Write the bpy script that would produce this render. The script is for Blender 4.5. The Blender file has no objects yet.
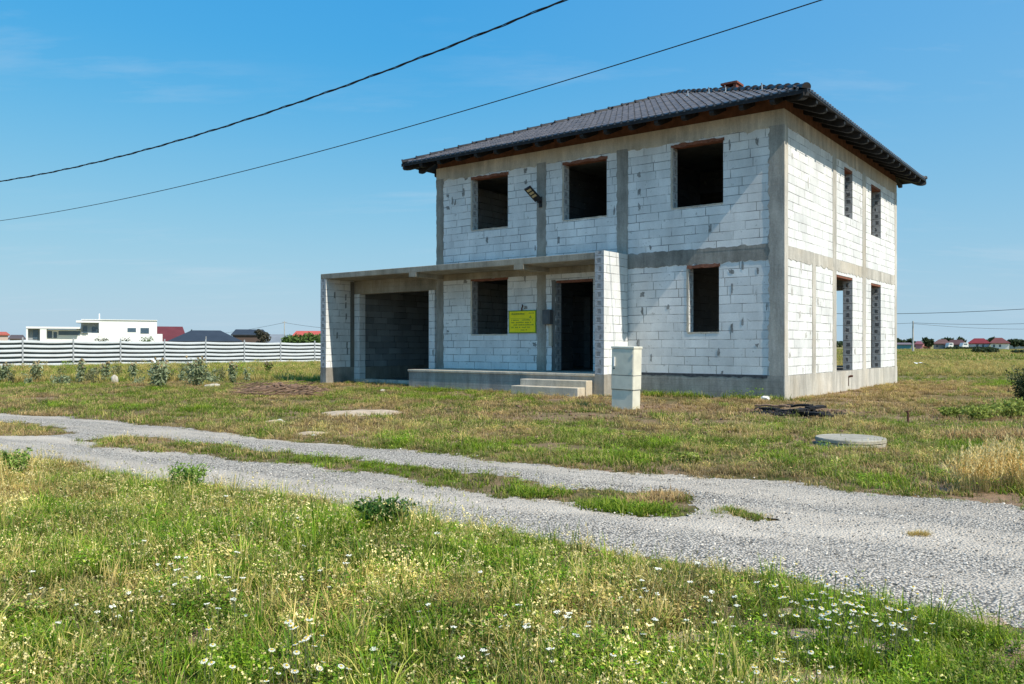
import bpy, bmesh, math, random
import numpy as np
from mathutils import Vector, Matrix, noise
R = random.Random(7)
scene = bpy.context.scene
COL = scene.collection

# ------------------------------------------------------------------ camera and survey constants
FPX, HY, CH = 824.0, 345.0, 1.2            # focal length (px), horizon row, eye height (m)
NX, NY = 5.91, 17.9                        # near corner of the house on the ground
UX, UY = -.7955, .606                      # along the front, to the left
VX, VY = .6055, .7958                      # along the right side, away
cam = bpy.data.cameras.new('camera'); camo = bpy.data.objects.new('camera', cam); COL.objects.link(camo)
camo.location = (0, 0, CH); camo.rotation_euler = (math.pi/2, 0, 0)
cam.lens = 36*FPX/1024; cam.sensor_width = 36; cam.shift_y = 3/1024; cam.clip_end = 6000; cam.clip_start = .05
scene.camera = camo

def gnd(x, y, z=0.0):                      # ground point seen at a survey reading
    d = (CH-z)*FPX/(y-HY); return ((x-512)/FPX*d, d)
def at(x, y, d):                           # point at distance d
    return Vector(((x-512)/FPX*d, d, CH+(HY-y)*d/FPX))
def on_front(x, y, v=0):
    px, py = NX+VX*v, NY+VY*v; r = (x-512)/FPX
    u = (px-r*py)/(r*UY-UX); d = py+u*UY
    return u, CH+(HY-y)*d/FPX
def on_side(x, y):
    r = (x-512)/FPX; v = (NX-r*NY)/(r*VY-VX); d = NY+v*VY
    return v, CH+(HY-y)*d/FPX

# ------------------------------------------------------------------ node helpers
def mat(name):
    m = bpy.data.materials.new(name); m.use_nodes = True
    nt = m.node_tree; b = nt.nodes['Principled BSDF']; return m, nt, b
def N(nt, t, **k):
    n = nt.nodes.new(t)
    for a, v in k.items(): setattr(n, a, v)
    return n
def L(nt, a, b): nt.links.new(a, b)
def mathn(nt, op, a, b=None, c=None, clamp=False):
    n = N(nt, 'ShaderNodeMath', operation=op, use_clamp=clamp)
    for i, v in enumerate((a, b, c)):
        if v is None: continue
        if isinstance(v, (int, float)): n.inputs[i].default_value = v
        else: L(nt, v, n.inputs[i])
    return n.outputs[0]
def mix(nt, f, a, b, bt='MIX'):
    n = N(nt, 'ShaderNodeMix', data_type='RGBA', blend_type=bt)
    for s, v in ((0, f), (6, a), (7, b)):
        if isinstance(v, (int, float)): n.inputs[s].default_value = v
        elif isinstance(v, tuple): n.inputs[s].default_value = (*v, 1)
        else: L(nt, v, n.inputs[s])
    return n.outputs[2]
def noi(nt, vec, sc, det=4, rough=.55):
    n = N(nt, 'ShaderNodeTexNoise'); n.inputs['Scale'].default_value = sc
    n.inputs['Detail'].default_value = det; n.inputs['Roughness'].default_value = rough
    if vec is not None: L(nt, vec, n.inputs['Vector'])
    return n.outputs['Fac']
def ramp(nt, f, p0, p1, v0=0., v1=1.):
    n = N(nt, 'ShaderNodeMapRange'); L(nt, f, n.inputs[0])
    for i, v in enumerate((p0, p1, v0, v1)): n.inputs[i+1].default_value = v
    return n.outputs[0]
def mapping(nt, vec, sc=(1, 1, 1), loc=(0, 0, 0)):
    n = N(nt, 'ShaderNodeMapping'); L(nt, vec, n.inputs[0]); n.inputs['Scale'].default_value = sc; n.inputs['Location'].default_value = loc
    return n.outputs[0]
def bump(nt, b, h, s=.3, d=.02):
    n = N(nt, 'ShaderNodeBump'); n.inputs['Strength'].default_value = s; n.inputs['Distance'].default_value = d
    L(nt, h, n.inputs['Height']); L(nt, n.outputs[0], b.inputs['Normal'])
def gpos(nt): return N(nt, 'ShaderNodeNewGeometry').outputs['Position']

def simple(name, col, rough=.7, var=.15, sc=4., metal=0., spec=.3, bmp=0.):
    m, nt, b = mat(name); p = gpos(nt)
    n1 = noi(nt, p, sc); f = ramp(nt, n1, .3, .7, 1-var, 1+var)
    g = N(nt, 'ShaderNodeCombineColor'); [L(nt, f, g.inputs[i]) for i in range(3)]
    L(nt, mix(nt, 1., tuple(col), g.outputs[0], 'MULTIPLY'), b.inputs['Base Color'])
    b.inputs['Roughness'].default_value = rough; b.inputs['Metallic'].default_value = metal
    b.inputs['Specular IOR Level'].default_value = spec
    if bmp: bump(nt, b, noi(nt, p, sc*6), bmp, .01)
    return m

def block_mat(name, c1, c2, mort, joint=.8):
    m, nt, b = mat(name)
    uv = N(nt, 'ShaderNodeUVMap'); uv.uv_map = 'UVMap'
    s = N(nt, 'ShaderNodeSeparateXYZ'); L(nt, uv.outputs[0], s.inputs[0])
    p = gpos(nt)
    wob = mathn(nt, 'MULTIPLY', mathn(nt, 'SUBTRACT', noi(nt, p, .9, 2), .5), .03)
    y = mathn(nt, 'ADD', s.outputs[1], wob)
    row = mathn(nt, 'FLOOR', mathn(nt, 'DIVIDE', y, .2))
    wn = N(nt, 'ShaderNodeTexWhiteNoise', noise_dimensions='1D'); L(nt, row, wn.inputs['W'])
    x = mathn(nt, 'ADD', s.outputs[0], mathn(nt, 'MULTIPLY', wn.outputs['Value'], 3.7))
    c = N(nt, 'ShaderNodeCombineXYZ'); L(nt, x, c.inputs[0]); L(nt, y, c.inputs[1])
    br = N(nt, 'ShaderNodeTexBrick', offset=0.0, squash=1.0); L(nt, c.outputs[0], br.inputs['Vector'])
    br.inputs['Scale'].default_value = 1; br.inputs['Mortar Size'].default_value = .0085
    br.inputs['Mortar Smooth'].default_value = .15
    br.inputs['Brick Width'].default_value = .6; br.inputs['Row Height'].default_value = .2
    br.inputs['Color1'].default_value = (*c1, 1); br.inputs['Color2'].default_value = (*c2, 1); br.inputs['Mortar'].default_value = (*[(a+bb)/2 for a, bb in zip(c1, c2)], 1)
    jf = mathn(nt, 'MULTIPLY', br.outputs['Fac'], ramp(nt, noi(nt, p, 2.3, 3), .36, .62, .12, joint))
    stain = ramp(nt, noi(nt, mapping(nt, p, (1.6, 1.6, .7)), 1.1, 6, .65), .35, .75, 1.07, .76)
    fine = ramp(nt, noi(nt, p, 38, 3, .7), .3, .7, .93, 1.05)
    f = mathn(nt, 'MULTIPLY', stain, fine)
    g = N(nt, 'ShaderNodeCombineColor'); [L(nt, f, g.inputs[i]) for i in range(3)]
    col = mix(nt, 1., br.outputs['Color'], g.outputs[0], 'MULTIPLY')
    chip = mathn(nt, 'MAXIMUM', ramp(nt, noi(nt, mapping(nt, p, (1, 1, 1)), 9, 3, .6), .655, .70), mathn(nt, 'MULTIPLY', ramp(nt, br.outputs['Fac'], .05, .4), ramp(nt, noi(nt, p, 5.5, 3, .6), .53, .6)))
    col = mix(nt, mathn(nt, 'MULTIPLY', chip, .55), col, (.33, .33, .31))
    col = mix(nt, jf, col, tuple(mort))
    L(nt, col, b.inputs['Base Color']); b.inputs['Roughness'].default_value = .92; b.inputs['Specular IOR Level'].default_value = .15
    h = mathn(nt, 'SUBTRACT', noi(nt, p, 60, 3), mathn(nt, 'MULTIPLY', br.outputs['Fac'], 1.6))
    bump(nt, b, h, .45, .008)
    return m

def concrete_mat(name, c, boards=False, dark=.55):
    m, nt, b = mat(name); p = gpos(nt)
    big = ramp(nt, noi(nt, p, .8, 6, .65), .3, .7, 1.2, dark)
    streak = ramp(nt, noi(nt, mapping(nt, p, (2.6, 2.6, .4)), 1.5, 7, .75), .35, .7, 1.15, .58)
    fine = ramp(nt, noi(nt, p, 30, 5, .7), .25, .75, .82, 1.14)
    f = mathn(nt, 'MULTIPLY', mathn(nt, 'MULTIPLY', big, streak), fine)
    if boards:
        sp = N(nt, 'ShaderNodeSeparateXYZ'); L(nt, p, sp.inputs[0])
        fr = mathn(nt, 'FRACT', mathn(nt, 'DIVIDE', sp.outputs[2], .13))
        f = mathn(nt, 'MULTIPLY', f, ramp(nt, mathn(nt, 'LESS_THAN', fr, .06), 0, 1, 1., .78))
    g = N(nt, 'ShaderNodeCombineColor'); [L(nt, f, g.inputs[i]) for i in range(3)]
    col = mix(nt, 1., tuple(c), g.outputs[0], 'MULTIPLY')
    col = mix(nt, ramp(nt, noi(nt, mapping(nt, p, (1, 1, 1), (9, 3, 1)), .6, 3), .5, .75, 0, .5), col, (c[0]*1.05, c[1]*.93, c[2]*.74))
    L(nt, col, b.inputs['Base Color']); b.inputs['Roughness'].default_value = .9; b.inputs['Specular IOR Level'].default_value = .2
    bump(nt, b, noi(nt, p, 25, 6, .7), .5, .012)
    return m

M = {}
M['block'] = block_mat('aerated_block', (.84, .84, .82), (.70, .71, .70), (.17, .17, .165), .95)
M['block_in'] = block_mat('aerated_block_room_shade', (.13, .135, .14), (.10, .105, .11), (.03, .03, .03), .9)  # block darkened, the shade of the rooms is put into its colour
M['block_shed'] = block_mat('aerated_block_garage_shade', (.36, .38, .39), (.24, .26, .27), (.04, .04, .04), 1.)  # darker block copy, garage shade painted into the colour
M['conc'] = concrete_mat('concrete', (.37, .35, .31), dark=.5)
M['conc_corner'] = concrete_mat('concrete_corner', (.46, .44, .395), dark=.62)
M['conc_sun'] = concrete_mat('concrete_sunlit_tone', (.56, .53, .47), dark=.8)  # paler concrete copy, sunlight on the right side painted into its colour
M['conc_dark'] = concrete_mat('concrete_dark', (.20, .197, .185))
M['conc_pale'] = concrete_mat('concrete_pale', (.58, .52, .425), dark=.78)
M['conc_board'] = concrete_mat('concrete_board_marked', (.37, .36, .33), True, .6)
M['slab'] = concrete_mat('slab_concrete', (.38, .345, .28), True)
M['smear'] = simple('mortar_smear', (.27, .27, .26), .95, .4, 14)
M['smear_pale'] = simple('mortar_smear_pale', (.50, .49, .46), .95, .3, 14)
M['grip'] = simple('block_grip_shadow', (.07, .075, .085), .95, .4, 14)
M['lintel'] = simple('lintel_clay', (.22, .09, .055), .9, .35, 12)
M['plate'] = simple('raw_timber', (.14, .062, .035), .85, .35, 6)
M['stain'] = simple('dark_stained_timber', (.026, .026, .028), .6, .35, 5, spec=.15)
M['tile'] = simple('roof_tile', (.034, .030, .031), .42, .5, 3, spec=.4)
m_, nt_, b_n = mat('roof_tile_crest_sheen'); ca = N(nt_, 'ShaderNodeAttribute'); ca.attribute_name = 'crest'; pp = gpos(nt_)
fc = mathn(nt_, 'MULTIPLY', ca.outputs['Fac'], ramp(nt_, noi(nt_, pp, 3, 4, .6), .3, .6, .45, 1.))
L(nt_, mix(nt_, fc, (.012, .012, .014), (.17, .15, .145)), b_n.inputs['Base Color']); b_n.inputs['Roughness'].default_value = .33; b_n.inputs['Specular IOR Level'].default_value = .35; M['tile_w'] = m_  # highlights along the tile crests painted in as a paler colour
M['brick'] = simple('chimney_brick', (.22, .075, .05), .9, .25, 14, bmp=.3)
M['zinc'] = simple('galvanised_metal', (.55, .56, .58), .4, .1, 10, metal=.6)
M['black'] = simple('black_metal', (.02, .02, .022), .5, .2, 10)
M['cab'] = simple('cabinet_grey', (.68, .65, .54), .6, .12, 5)
M['cab_line'] = simple('cabinet_seam', (.2, .2, .19), .8, .1, 5)
M['rust'] = simple('rusty_steel', (.10, .045, .03), .9, .3, 20)
M['wire'] = simple('cable_black', (.012, .013, .015), .6, .1, 2)
M['pole'] = simple('pole_concrete', (.42, .41, .39), .9, .2, 2)
M['white'] = simple('white_render', (.80, .80, .78), .9, .04, .5)
M['glass'] = simple('far_window', (.06, .10, .14), .15, .2, .5, spec=.8)
M['band'] = simple('fence_band_white', (.62, .65, .68), .6, .06, 2)
M['gap'] = simple('fence_band_dark', (.02, .032, .034), .9, .3, 2)
M['wood'] = simple('dry_wood', (.22, .14, .09), .95, .4, 9)
M['char'] = simple('charred_wood', (.018, .017, .018), .85, .5, 9)
M['stone'] = simple('pale_stone', (.55, .50, .42), .95, .2, 12, bmp=.3)
M['clod'] = simple('brown_earth_clod', (.20, .125, .085), .95, .4, 8, bmp=.3)

def block_end_mat(name, c, dark):
    m, nt, b = mat(name); uv = N(nt, 'ShaderNodeUVMap'); uv.uv_map = 'UVMap'; s = N(nt, 'ShaderNodeSeparateXYZ'); L(nt, uv.outputs[0], s.inputs[0]); p = gpos(nt)
    row = mathn(nt, 'FLOOR', mathn(nt, 'DIVIDE', s.outputs[1], .2)); wn = N(nt, 'ShaderNodeTexWhiteNoise', noise_dimensions='1D'); L(nt, row, wn.inputs['W'])
    wb = mathn(nt, 'MULTIPLY', mathn(nt, 'SUBTRACT', noi(nt, p, 11, 4, .7), .5), .11)
    cx = mathn(nt, 'ABSOLUTE', mathn(nt, 'ADD', mathn(nt, 'SUBTRACT', mathn(nt, 'ADD', s.outputs[0], mathn(nt, 'MULTIPLY', wn.outputs['Value'], .05)), .15), wb))
    fr = mathn(nt, 'FRACT', mathn(nt, 'DIVIDE', s.outputs[1], .2)); fz = mathn(nt, 'ABSOLUTE', mathn(nt, 'SUBTRACT', fr, mathn(nt, 'ADD', .42, mathn(nt, 'MULTIPLY', wb, 2.2))))
    hw = mathn(nt, 'ADD', .022, mathn(nt, 'MULTIPLY', wn.outputs['Value'], .035))
    pk = mathn(nt, 'MULTIPLY', ramp(nt, mathn(nt, 'SUBTRACT', cx, hw), -.006, .008, 1, 0), ramp(nt, fz, .22, .31, 1, 0))  # shade inside the grip pockets painted as dark patches
    jt = mathn(nt, 'MULTIPLY', ramp(nt, mathn(nt, 'ABSOLUTE', mathn(nt, 'SUBTRACT', fr, .5)), .44, .48, 0, 1), ramp(nt, noi(nt, p, 5, 2), .35, .5, .2, 1))
    f = mathn(nt, 'MAXIMUM', mathn(nt, 'MULTIPLY', pk, .85), mathn(nt, 'MULTIPLY', jt, .8))
    g = ramp(nt, noi(nt, p, 7, 5, .7), .3, .7, .7, 1.15); gc = N(nt, 'ShaderNodeCombineColor'); [L(nt, g, gc.inputs[i]) for i in range(3)]
    L(nt, mix(nt, f, mix(nt, 1., tuple(c), gc.outputs[0], 'MULTIPLY'), tuple(dark)), b.inputs['Base Color']); b.inputs['Roughness'].default_value = .95; b.inputs['Specular IOR Level'].default_value = .1
    bump(nt, b, mathn(nt, 'SUBTRACT', noi(nt, p, 40, 3), mathn(nt, 'MULTIPLY', f, 3.)), .6, .01); return m
M['endc'] = block_end_mat('block_ends', (.50, .51, .52), (.10, .105, .115)); M['end_dark'] = block_end_mat('block_ends_dark', (.44, .45, .46), (.22, .225, .23)); M['end_light'] = block_end_mat('block_ends_light', (.62, .64, .64), (.3, .3, .31))

# ------------------------------------------------------------------ object helpers
def tag(o, label=None, cat=None, group=None, kind=None):
    if label: o['label'] = label
    if cat: o['category'] = cat
    if group: o['group'] = group
    if kind: o['kind'] = kind
    return o
def empty(name, loc=(0, 0, 0), rz=0., label=None, cat=None, group=None):
    o = bpy.data.objects.new(name, None); COL.objects.link(o); o.location = loc; o.rotation_euler = (0, 0, rz)
    o.empty_display_size = .2
    return tag(o, label, cat, group)

class MB:
    def __init__(s): s.v = []; s.f = []; s.uv = []
    def face(s, pts, uvs=None):
        i = len(s.v); s.v += [tuple(p) for p in pts]; s.f.append(tuple(range(i, i+len(pts))))
        if uvs is None:
            a, b_, c = Vector(pts[0]), Vector(pts[1]), Vector(pts[-1]); n = (b_-a).cross(c-a)
            n = (abs(n.x), abs(n.y), abs(n.z)); k = n.index(max(n))
            uvs = [((p[1], p[2]) if k == 0 else (p[0], p[2]) if k == 1 else (p[0], p[1])) for p in pts]
        s.uv += list(uvs)
    def box(s, x0, x1, y0, y1, z0, z1, M4=None, top=None):
        c = [(x0, y0, z0), (x1, y0, z0), (x1, y1, z0), (x0, y1, z0), (x0, y0, z1), (x1, y0, z1), (x1, y1, z1), (x0, y1, z1)]
        if M4 is not None: c2 = [tuple(M4 @ Vector(p)) for p in c]
        else: c2 = c
        for q in ((0, 3, 2, 1), (4, 5, 6, 7), (0, 1, 5, 4), (1, 2, 6, 5), (2, 3, 7, 6), (3, 0, 4, 7)):
            pts = [c[i] for i in q]; a, b_, d = Vector(pts[0]), Vector(pts[1]), Vector(pts[-1]); n = (b_-a).cross(d-a)
            n = (abs(n.x), abs(n.y), abs(n.z)); k = n.index(max(n))
            s.face([c2[i] for i in q], [((p[1], p[2]) if k == 0 else (p[0], p[2]) if k == 1 else (p[0], p[1])) for p in pts])
    def bx(s, u0, u1, v0, v1, z0, z1):     # house box in u, v
        s.box(-u1, -u0, v0, v1, z0, z1)
    def tube(s, pts, r, n=8, r1=None, cap=True):
        pts = [Vector(p) for p in pts]; rings = []
        for i, p in enumerate(pts):
            t = (pts[min(i+1, len(pts)-1)]-pts[max(i-1, 0)]).normalized()
            a = t.orthogonal().normalized() if abs(t.z) > .9 else t.cross(Vector((0, 0, 1))).normalized(); b_ = t.cross(a)
            rr = r if r1 is None else r+(r1-r)*i/(len(pts)-1)
            rings.append([p+(a*math.cos(2*math.pi*k/n)+b_*math.sin(2*math.pi*k/n))*rr for k in range(n)])
        for i in range(len(rings)-1):
            for k in range(n):
                s.face([rings[i][k], rings[i][(k+1) % n], rings[i+1][(k+1) % n], rings[i+1][k]], [(0, 0)]*4)
        if cap: s.face(rings[0][::-1], [(0, 0)]*n); s.face(rings[-1], [(0, 0)]*n)
    def lump(s, c, rx, ry, rz, rnd, sub=1, rough=.25):
        bm = bmesh.new(); bmesh.ops.create_icosphere(bm, subdivisions=sub, radius=1)
        q = Matrix.Rotation(rnd.random()*6.28, 3, 'Z') @ Matrix.Rotation(rnd.uniform(-.3, .3), 3, 'X')
        base = len(s.v)
        for v in bm.verts:
            k = 1+rnd.uniform(-rough, rough); p = q @ Vector((v.co.x*rx*k, v.co.y*ry*k, v.co.z*rz*k))
            s.v.append((c[0]+p.x, c[1]+p.y, c[2]+p.z))
        for f in bm.faces:
            s.f.append(tuple(base+v.index for v in f.verts)); s.uv += [(0, 0)]*len(f.verts)
        bm.free()
    def build(s, name, m, parent=None, smooth=False, bevel=0., weld=False, **tags):
        me = bpy.data.meshes.new(name); me.from_pydata(s.v, [], s.f)
        ul = me.uv_layers.new(name='UVMap'); ul.data.foreach_set('uv', [c for t in s.uv for c in t])
        ms = m if isinstance(m, list) else [m]
        for q in ms: me.materials.append(q)
        if weld or bevel:
            bm = bmesh.new(); bm.from_mesh(me); bmesh.ops.remove_doubles(bm, verts=bm.verts, dist=1e-5); bm.to_mesh(me); bm.free()
        if smooth: me.polygons.foreach_set('use_smooth', [True]*len(me.polygons))
        me.update()
        o = bpy.data.objects.new(name, me); COL.objects.link(o)
        if parent: o.parent = parent
        if bevel:
            b = o.modifiers.new('bevel', 'BEVEL'); b.width = bevel; b.segments = 1; b.limit_method = 'ANGLE'
        return tag(o, **tags)

# ------------------------------------------------------------------ world and sun
SUNK, SUNT = .10, 1.10
trav = Vector((UX+SUNK*VX, UY+SUNK*VY, -SUNT)).normalized()
elev = math.asin(-trav.z)
w = bpy.data.worlds.new('World'); scene.world = w; w.use_nodes = True; nt = w.node_tree
bg = nt.nodes['Background']; sky = N(nt, 'ShaderNodeTexSky', sky_type='NISHITA', sun_disc=False)
sky.sun_elevation = elev; sky.sun_rotation = math.atan2(-trav.x, -trav.y)
sky.altitude = 100; sky.air_density = 1.0; sky.dust_density = .3; sky.ozone_density = 6
tc = N(nt, 'ShaderNodeTexCoord'); dirv = tc.outputs['Generated']
sp = N(nt, 'ShaderNodeSeparateXYZ'); L(nt, dirv, sp.inputs[0])
zz = mathn(nt, 'ADD', mathn(nt, 'MAXIMUM', sp.outputs[2], 0), .12)
cx = N(nt, 'ShaderNodeCombineXYZ'); L(nt, mathn(nt, 'DIVIDE', sp.outputs[0], zz), cx.inputs[0]); L(nt, mathn(nt, 'DIVIDE', sp.outputs[1], zz), cx.inputs[1])
cv = mapping(nt, cx.outputs[0], (.75, 2.1, 1), (3.1, 1.25, 0))
c1 = noi(nt, cv, 1.3, 9, .62); c2 = noi(nt, cx.outputs[0], .55, 2)
cf = mathn(nt, 'MULTIPLY', ramp(nt, c1, .52, .76, 0, .34), ramp(nt, c2, .42, .58))
sc_ = N(nt, 'ShaderNodeSeparateColor'); L(nt, sky.outputs[0], sc_.inputs[0]); hs = N(nt, 'ShaderNodeCombineColor')
for i_, (a_, g_) in enumerate(((.66, 1.12), (.74, .47), (.83, .10))):
    L(nt, mathn(nt, 'MULTIPLY', mathn(nt, 'POWER', mathn(nt, 'MULTIPLY', sky.outputs[0] if False else sc_.outputs[i_], .12), g_), a_/.12), hs.inputs[i_])
thin = mathn(nt, 'MULTIPLY', ramp(nt, sp.outputs[0], -.1, .55, 0, .17), ramp(nt, sp.outputs[2], .05, .3, .2, 1))
hz = mathn(nt, 'MULTIPLY', mathn(nt, 'POWER', ramp(nt, sp.outputs[2], 0, .34, 1, 0), 1.6), .85)
skyc = mix(nt, cf, mix(nt, hz, mix(nt, thin, hs.outputs[0], (4.2, 5.6, 6.9)), (3.75, 5.15, 6.2)), (5.2, 6.1, 7.0))
L(nt, skyc, bg.inputs[0]); bg.inputs[1].default_value = .12
sl = bpy.data.lights.new('sun', 'SUN'); sl.energy = 5.5; sl.angle = math.radians(.5); sl.color = (1, .93, .81)
so = bpy.data.objects.new('sun', sl); COL.objects.link(so); so.rotation_euler = trav.to_track_quat('-Z', 'Y').to_euler(); so.location = (10, -10, 20)
scene.view_settings.view_transform = 'Standard'; scene.view_settings.look = 'None'; scene.view_settings.exposure = 0; scene.view_settings.gamma = 1

# ------------------------------------------------------------------ zones: road polygons in world metres
def P(l): return [gnd(x, y) for x, y in l]
far_edge = [(-30, 26.5), (-18, 19.6)] + P([(0, 413), (100, 420), (200, 430), (300, 443), (400, 450), (517, 465), (650, 475), (800, 484), (862, 492), (1024, 508)]) + [(7, 4.0), (12, .8)]
near_edge = [(-30, 18.5), (-14, 13)] + P([(0, 455), (78, 466), (148, 481), (219, 489), (273, 496), (340, 504), (400, 511), (474, 526), (537, 540), (619, 554), (689, 566), (800, 580), (871, 599), (921, 610), (1024, 630)]) + [(3.4, 2.3), (6, .2), (9, -2.5)]
ROAD = far_edge + near_edge[::-1]
STRIP1 = P([(86, 441), (130, 437), (166, 439), (220, 446), (270, 451), (345, 458), (400, 464), (490, 474), (572, 488), (640, 492), (673, 492), (690, 500), (678, 516), (650, 520), (619, 515), (568, 504), (509, 499), (451, 491), (400, 477), (340, 470), (272, 463), (160, 451), (110, 447)])
STRIP2 = P([(-60, 420), (0, 421), (30, 424), (50, 429), (70, 435), (40, 437), (0, 434), (-60, 433)])
STRIP3 = P([(715, 508), (750, 512), (765, 518), (748, 522), (722, 517)])
def inpoly(x, y, poly):
    c = np.zeros(x.shape, bool); n = len(poly); j = n-1
    for i in range(n):
        xi, yi = poly[i]; xj, yj = poly[j]
        cond = ((yi > y) != (yj > y)) & (x < (xj-xi)*(y-yi)/((yj-yi) if yj != yi else 1e-9)+xi)
        c ^= cond; j = i
    return c
_ph = np.array([[R.uniform(0, 6.28) for _ in range(24)] for _ in range(2)]); _dr = [(R.uniform(0, 6.28)) for _ in range(24)]
def snoise(x, y, f=1., seed=0, o=5):                # cheap smooth noise about -1..1
    s = np.zeros_like(x); a = 1.; t = 0
    for k in range(o):
        for q in range(3):
            th = _dr[(k*3+q+seed*5) % 24]; ph = _ph[0][(k*3+q+seed*7) % 24]
            s += a*np.sin((x*math.cos(th)+y*math.sin(th))*f*(1+.37*q)+ph + 1.7*np.sin((y*math.cos(th)-x*math.sin(th))*f*.61+ph*2)); t += a*.75
        f *= 1.95; a *= .62
    return s/t
def on_road(x, y, wob=.21):
    qx = x+wob*snoise(x, y, 3.1, 1); qy = y+wob*snoise(x, y, 3.3, 2)
    g = inpoly(qx, qy, STRIP1) | inpoly(qx, qy, STRIP2) | inpoly(qx, qy, STRIP3)
    return inpoly(qx, qy, ROAD) & ~g
def house_uv(x, y):
    dx, dy = x-NX, y-NY; return dx*UX+dy*UY, dx*VX+dy*VY
def in_house(x, y):
    u, v = house_uv(x, y)
    a = (u > -.03) & (u < 10.2) & (v > -.03) & (v < 10.43); b = (u > 3.8) & (u < 14.03) & (v > -1.17) & (v < .3)
    c = (u > 4.1) & (u < 6.15) & (v > -1.78) & (v < 0); d = (u > 10) & (u < 14.03) & (v > -.1) & (v < 6.6)
    b = b & ~((u > 10.25) & (u < 13.7) & (v < -.02))
    return a | b | c | d

# ------------------------------------------------------------------ ground
m, nt, b = mat('meadow_ground'); p = gpos(nt)
sp = N(nt, 'ShaderNodeSeparateXYZ'); L(nt, p, sp.inputs[0])
n1 = noi(nt, p, .35, 6, .6); n2 = noi(nt, p, 2.2, 6, .7); n3 = noi(nt, p, 14, 5, .75); n4 = noi(nt, mapping(nt, p, (.25, 1, 1)), .12, 4)
g = mix(nt, ramp(nt, n2, .38, .62), (.10, .12, .03), (.30, .215, .11))
g = mix(nt, ramp(nt, n1, .42, .60), g, (.42, .275, .18))
g = mix(nt, ramp(nt, n3, .35, .7), mix(nt, .5, g, (.02, .02, .01)), g)
far = mix(nt, ramp(nt, n4, .40, .58), (.17, .19, .055), (.42, .32, .14))
far = mix(nt, ramp(nt, n3, .3, .7, .0, .55), far, (.07, .085, .03))
g = mix(nt, ramp(nt, sp.outputs[1], 22, 45), g, far)
L(nt, g, b.inputs['Base Color']); b.inputs['Roughness'].default_value = 1; b.inputs['Specular IOR Level'].default_value = .05
bump(nt, b, n3, .8, .05); M['ground'] = m
gb = MB(); S = 4000
gb.face([(-S, -S, 0), (S, -S, 0), (S, S, 0), (-S, S, 0)]); gb.build('ground', M['ground'], kind='structure')

# road sheet
m, nt, b = mat('gravel_road'); p = gpos(nt)
def stones(sc):
    v = N(nt, 'ShaderNodeTexVoronoi'); v.inputs['Scale'].default_value = sc; L(nt, p, v.inputs['Vector'])
    s_ = N(nt, 'ShaderNodeSeparateColor'); L(nt, v.outputs['Color'], s_.inputs[0]); return v.outputs['Distance'], s_.outputs[0]
d1, k1 = stones(62); d2, k2 = stones(130); big = noi(nt, mapping(nt, p, (.5, 1.2, 1)), .9, 6, .65); fine = noi(nt, p, 160, 3, .7)
mp = N(nt, 'ShaderNodeMapping'); L(nt, p, mp.inputs[0]); mp.inputs['Rotation'].default_value = (0, 0, math.radians(33)); mp2 = mapping(nt, mp.outputs[0], (.22, 1.5, 1))
loose = ramp(nt, noi(nt, mp2, 1.0, 5, .55), .44, .54)
sand = mix(nt, ramp(nt, big, .35, .65), (.47, .40, .32), (.72, .62, .50))
sand = mix(nt, ramp(nt, fine, .3, .7, 0, .35), sand, (.2, .19, .18))
k = mix(nt, k1, (.15, .138, .125), (.86, .76, .64)); kk = mix(nt, k2, (.20, .18, .16), (.82, .73, .61))
stn = mix(nt, ramp(nt, k2, .4, .6), k, kk)
stn = mix(nt, ramp(nt, d1, .35, .7, 0, .9), stn, (.06, .058, .055))
L(nt, mix(nt, ramp(nt, loose, 0, 1, .12, .85), sand, stn), b.inputs['Base Color']); b.inputs['Roughness'].default_value = .95; b.inputs['Specular IOR Level'].default_value = .15
bump(nt, b, mathn(nt, 'SUBTRACT', 1., d1), 1., .012); M['road'] = m
st = .045; xs = np.arange(-30, 12, st); ys = np.arange(-2, 27, st)
X, Y = np.meshgrid(xs, ys, indexing='ij'); inr = on_road(X+st/2, Y+st/2)
Z = .006+.012*np.clip(snoise(X, Y, 1.3, 3)+.3, 0, 1.4)+.004*(1+snoise(X, Y, 9, 4, 3))
e9 = sum(on_road(X+a*.22, Y+c*.22).astype(float) for a, c in ((1, 0), (-1, 0), (0, 1), (0, -1), (.5, .5), (-.5, -.5)))/6
Z = .003+Z*np.clip((e9-.5)*2, 0, 1)
ii, jj = np.nonzero(inr); nid = -np.ones(X.shape, int)
for a, c in ((0, 0), (1, 0), (0, 1), (1, 1)):
    m_ = (ii+a < X.shape[0]) & (jj+c < X.shape[1]); ii, jj = ii[m_], jj[m_]; nid[ii+a, jj+c] = 0
vi, vj = np.nonzero(nid == 0); nid[vi, vj] = np.arange(len(vi))
vs = np.stack([X[vi, vj], Y[vi, vj], Z[vi, vj]], 1)
fs = np.stack([nid[ii, jj], nid[ii+1, jj], nid[ii+1, jj+1], nid[ii, jj+1]], 1)
me = bpy.data.meshes.new('gravel_road'); me.from_pydata(vs.tolist(), [], fs.tolist()); me.materials.append(M['road']); me.polygons.foreach_set('use_smooth', [True]*len(me.polygons))
ro = bpy.data.objects.new('gravel_road', me); COL.objects.link(ro); tag(ro, kind='structure')

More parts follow.
